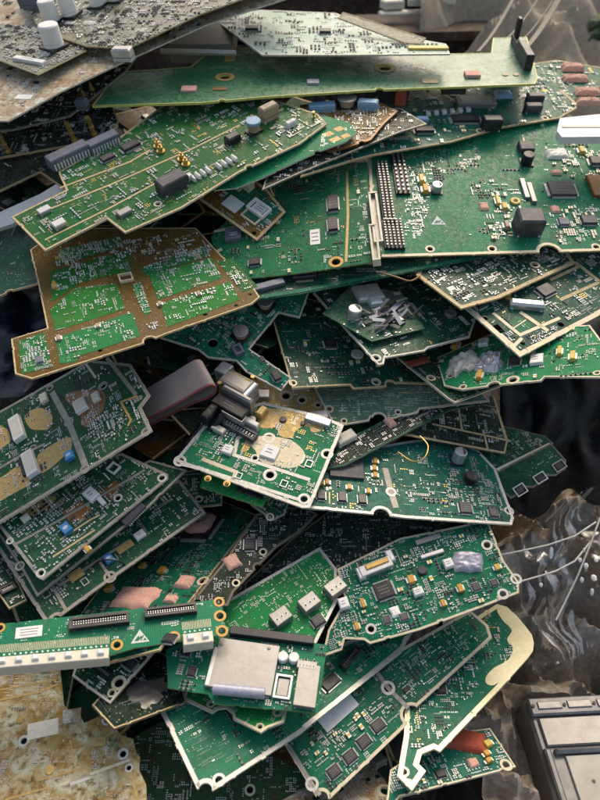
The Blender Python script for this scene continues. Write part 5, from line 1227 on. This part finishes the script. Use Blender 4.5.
blis = [(551, 553, 5, 10), (586, 566, 5, 4), (594, 578, 6, 4), (582, 580, 4, 4), (592, 592, 4, 6), (541, 585, 4, 3), (596, 560, 4, 3), (580, 560, 4, 3), (584, 550, 3, 3)]  # white blobs shaped where the film would catch the light
where = ['largest, standing upright below the upper rod', 'upper left of the cluster at the frame edge', 'brightest of the cluster, centre', 'left of the cluster below the middle', 'lowest, long one of the cluster', 'alone at the end of the lower rod', 'rightmost, touching the frame edge', 'leftmost of the cluster', 'smallest, topmost of the cluster']
for i, (x, y, w, h) in enumerate(blis):
    mb = MB(); k = mb.mi('white'); n = 8; d = heap_depth(x, y) * 1.045; s_ = d / F; p = at(x, y, d)
    for a in range(n // 2 + 1):
        for c_ in range(n):
            ph = math.pi * a / (n // 2); th = 2 * math.pi * c_ / n; q_ = 1 + .3 * nz(a * 1.3 + i, c_ * 1.1)
            mb.v.append((w * s_ * .5 * math.sin(ph) * math.cos(th) * q_, w * s_ * .5 * math.sin(ph) * math.sin(th) * q_ + h * s_ * .3 * math.cos(ph), h * s_ * .6 * math.cos(ph)))
    for a in range(n // 2):
        for c_ in range(n): mb.f.append((a * n + c_, (a + 1) * n + c_, (a + 1) * n + (c_ + 1) % n, a * n + (c_ + 1) % n)); mb.m.append(k)
    o = mb.build('foam_bit', None, True); o.location = p
    tag(o, 'white foam bit in the clear film, ' + where[i], 'foam bit', 'white foam bits in the clear film')

# metal case at the lower right corner
def case():
    zc = .16
    P0, P1 = at(524, 697, 1), None
    def on_z(x, y, z): r = ray(x, y); return CL + r * ((z - CL.z) / r.z)
    a, b_ = on_z(524, 700, zc), on_z(640, 694, zc); u = (b_ - a).normalized(); v = Vector((-u.y, u.x, 0))
    M = Matrix(((u.x, v.x, 0, a.x), (u.y, v.y, 0, a.y), (0, 0, 1, a.z), (0, 0, 0, 1)))
    e = empty('metal_case', M); tag(e, 'grey metal case with slotted rim and pale recessed panel at the lower right corner', 'metal case')
    def lc(x, y): d = on_z(x, y, zc) - a; return (d.dot(u), d.dot(v))
    k = (on_z(600, 740, zc) - CL).dot(CR @ Vector((0, 0, -1))) / F
    mb = MB(); W, D = .26, .30
    mb.box(W / 2, -D / 2, -.10, W, D, .10, 'case_metal', ch=.004); mb.build('case_body', e)
    for yy, hh, nm in ((-.010, .010, 'top_rim'),):
        mb = MB(); mb.box(W / 2, -.012, .0005, W - .004, .022, .007, 'case_metal', ch=.002); mb.build('top_rim', e)
    for x0, w_ in ((.012, .030), (.050, .030), (.088, .05)):
        mb = MB(); mb.box(x0 + w_ / 2, -.012, .0078, w_, .009, .0016, 'silver_dull', ch=.0008); mb.build('slot_plate', e)
    for x0 in (.006, .046, .084):
        mb = MB(); mb.cyl(x0, -.012, .0078, .0022, .0012, 'black', 10); mb.build('screw_hole', e)
    mb = MB(); mb.box(W / 2 + .003, -.042, .0005, W - .012, .034, .004, 'silver_dull', ch=.0015); mb.build('upper_panel', e)
    mb = MB(); mb.box(.007, -.17, .0005, .008, .215, .008, 'case_metal', ch=.002); mb.build('side_rim', e)
    mb = MB(); mb.box(W / 2 + .006, -.066, .0005, W - .02, .006, .009, 'case_metal', ch=.003); mb.build('cross_rim', e)
    mb = MB(); mb.box(W / 2 + .010, -.175, .0005, W - .034, .21, .003, 'case_cream', ch=.001); mb.build('recessed_panel', e)
    for x0, y0 in ((.05, -.10), (.085, -.092), (.055, -.12)):
        mb = MB(); mb.cyl(x0, y0, .0035, .0022, .0004, 'black', 10); mb.build('screw_hole', e)
case()

# loose wires caught in the heap
for i, (pp, m, r, lab) in enumerate((
    (((271, 160, .90), (272, 172, .896), (270, 186, .893), (274, 196, .90)), 'gold', .0009, 'thin bare golden wire bent down beside the small brown rimmed module'),
    (((398, 452, .80), (412, 461, .785), (424, 458, .78), (428, 446, .79), (420, 436, .80)), 'gold', .0008, 'thin golden wire loop over the wide green board'),
    (((344, 128, .93), (352, 118, .925), (366, 116, .93), (372, 124, .935)), 'tin', .0009, 'thin pale wire arching beside the brown copper edged board'),
    (((378, 272, .84), (396, 277, .83), (410, 281, .828), (420, 276, .84)), 'copper_brown', .0011, 'short coppery wire on the dark board right of the centre'),
    (((86, 575, .735), (98, 562, .728), (116, 560, .73), (126, 566, .735)), 'rubber', .0010, 'thin black wire on the third radio board of the left stack'))):
    mb = MB(); C_ = [at(*q) for q in pp]; pts = []
    for k in range(len(C_) - 1):
        p0, p1, p2, p3 = C_[max(0, k - 1)], C_[k], C_[k + 1], C_[min(len(C_) - 1, k + 2)]
        for q in range(6):
            u = q / 6; pts.append(tuple(.5 * ((2 * p1) + (p2 - p0) * u + (2 * p0 - 5 * p1 + 4 * p2 - p3) * u * u + (3 * p1 - p0 - 3 * p2 + p3) * u ** 3)))
    pts.append(tuple(C_[-1])); mb.tube(pts, r, m, 6); tag(mb.build('loose_wire', None, True), lab, 'wire')
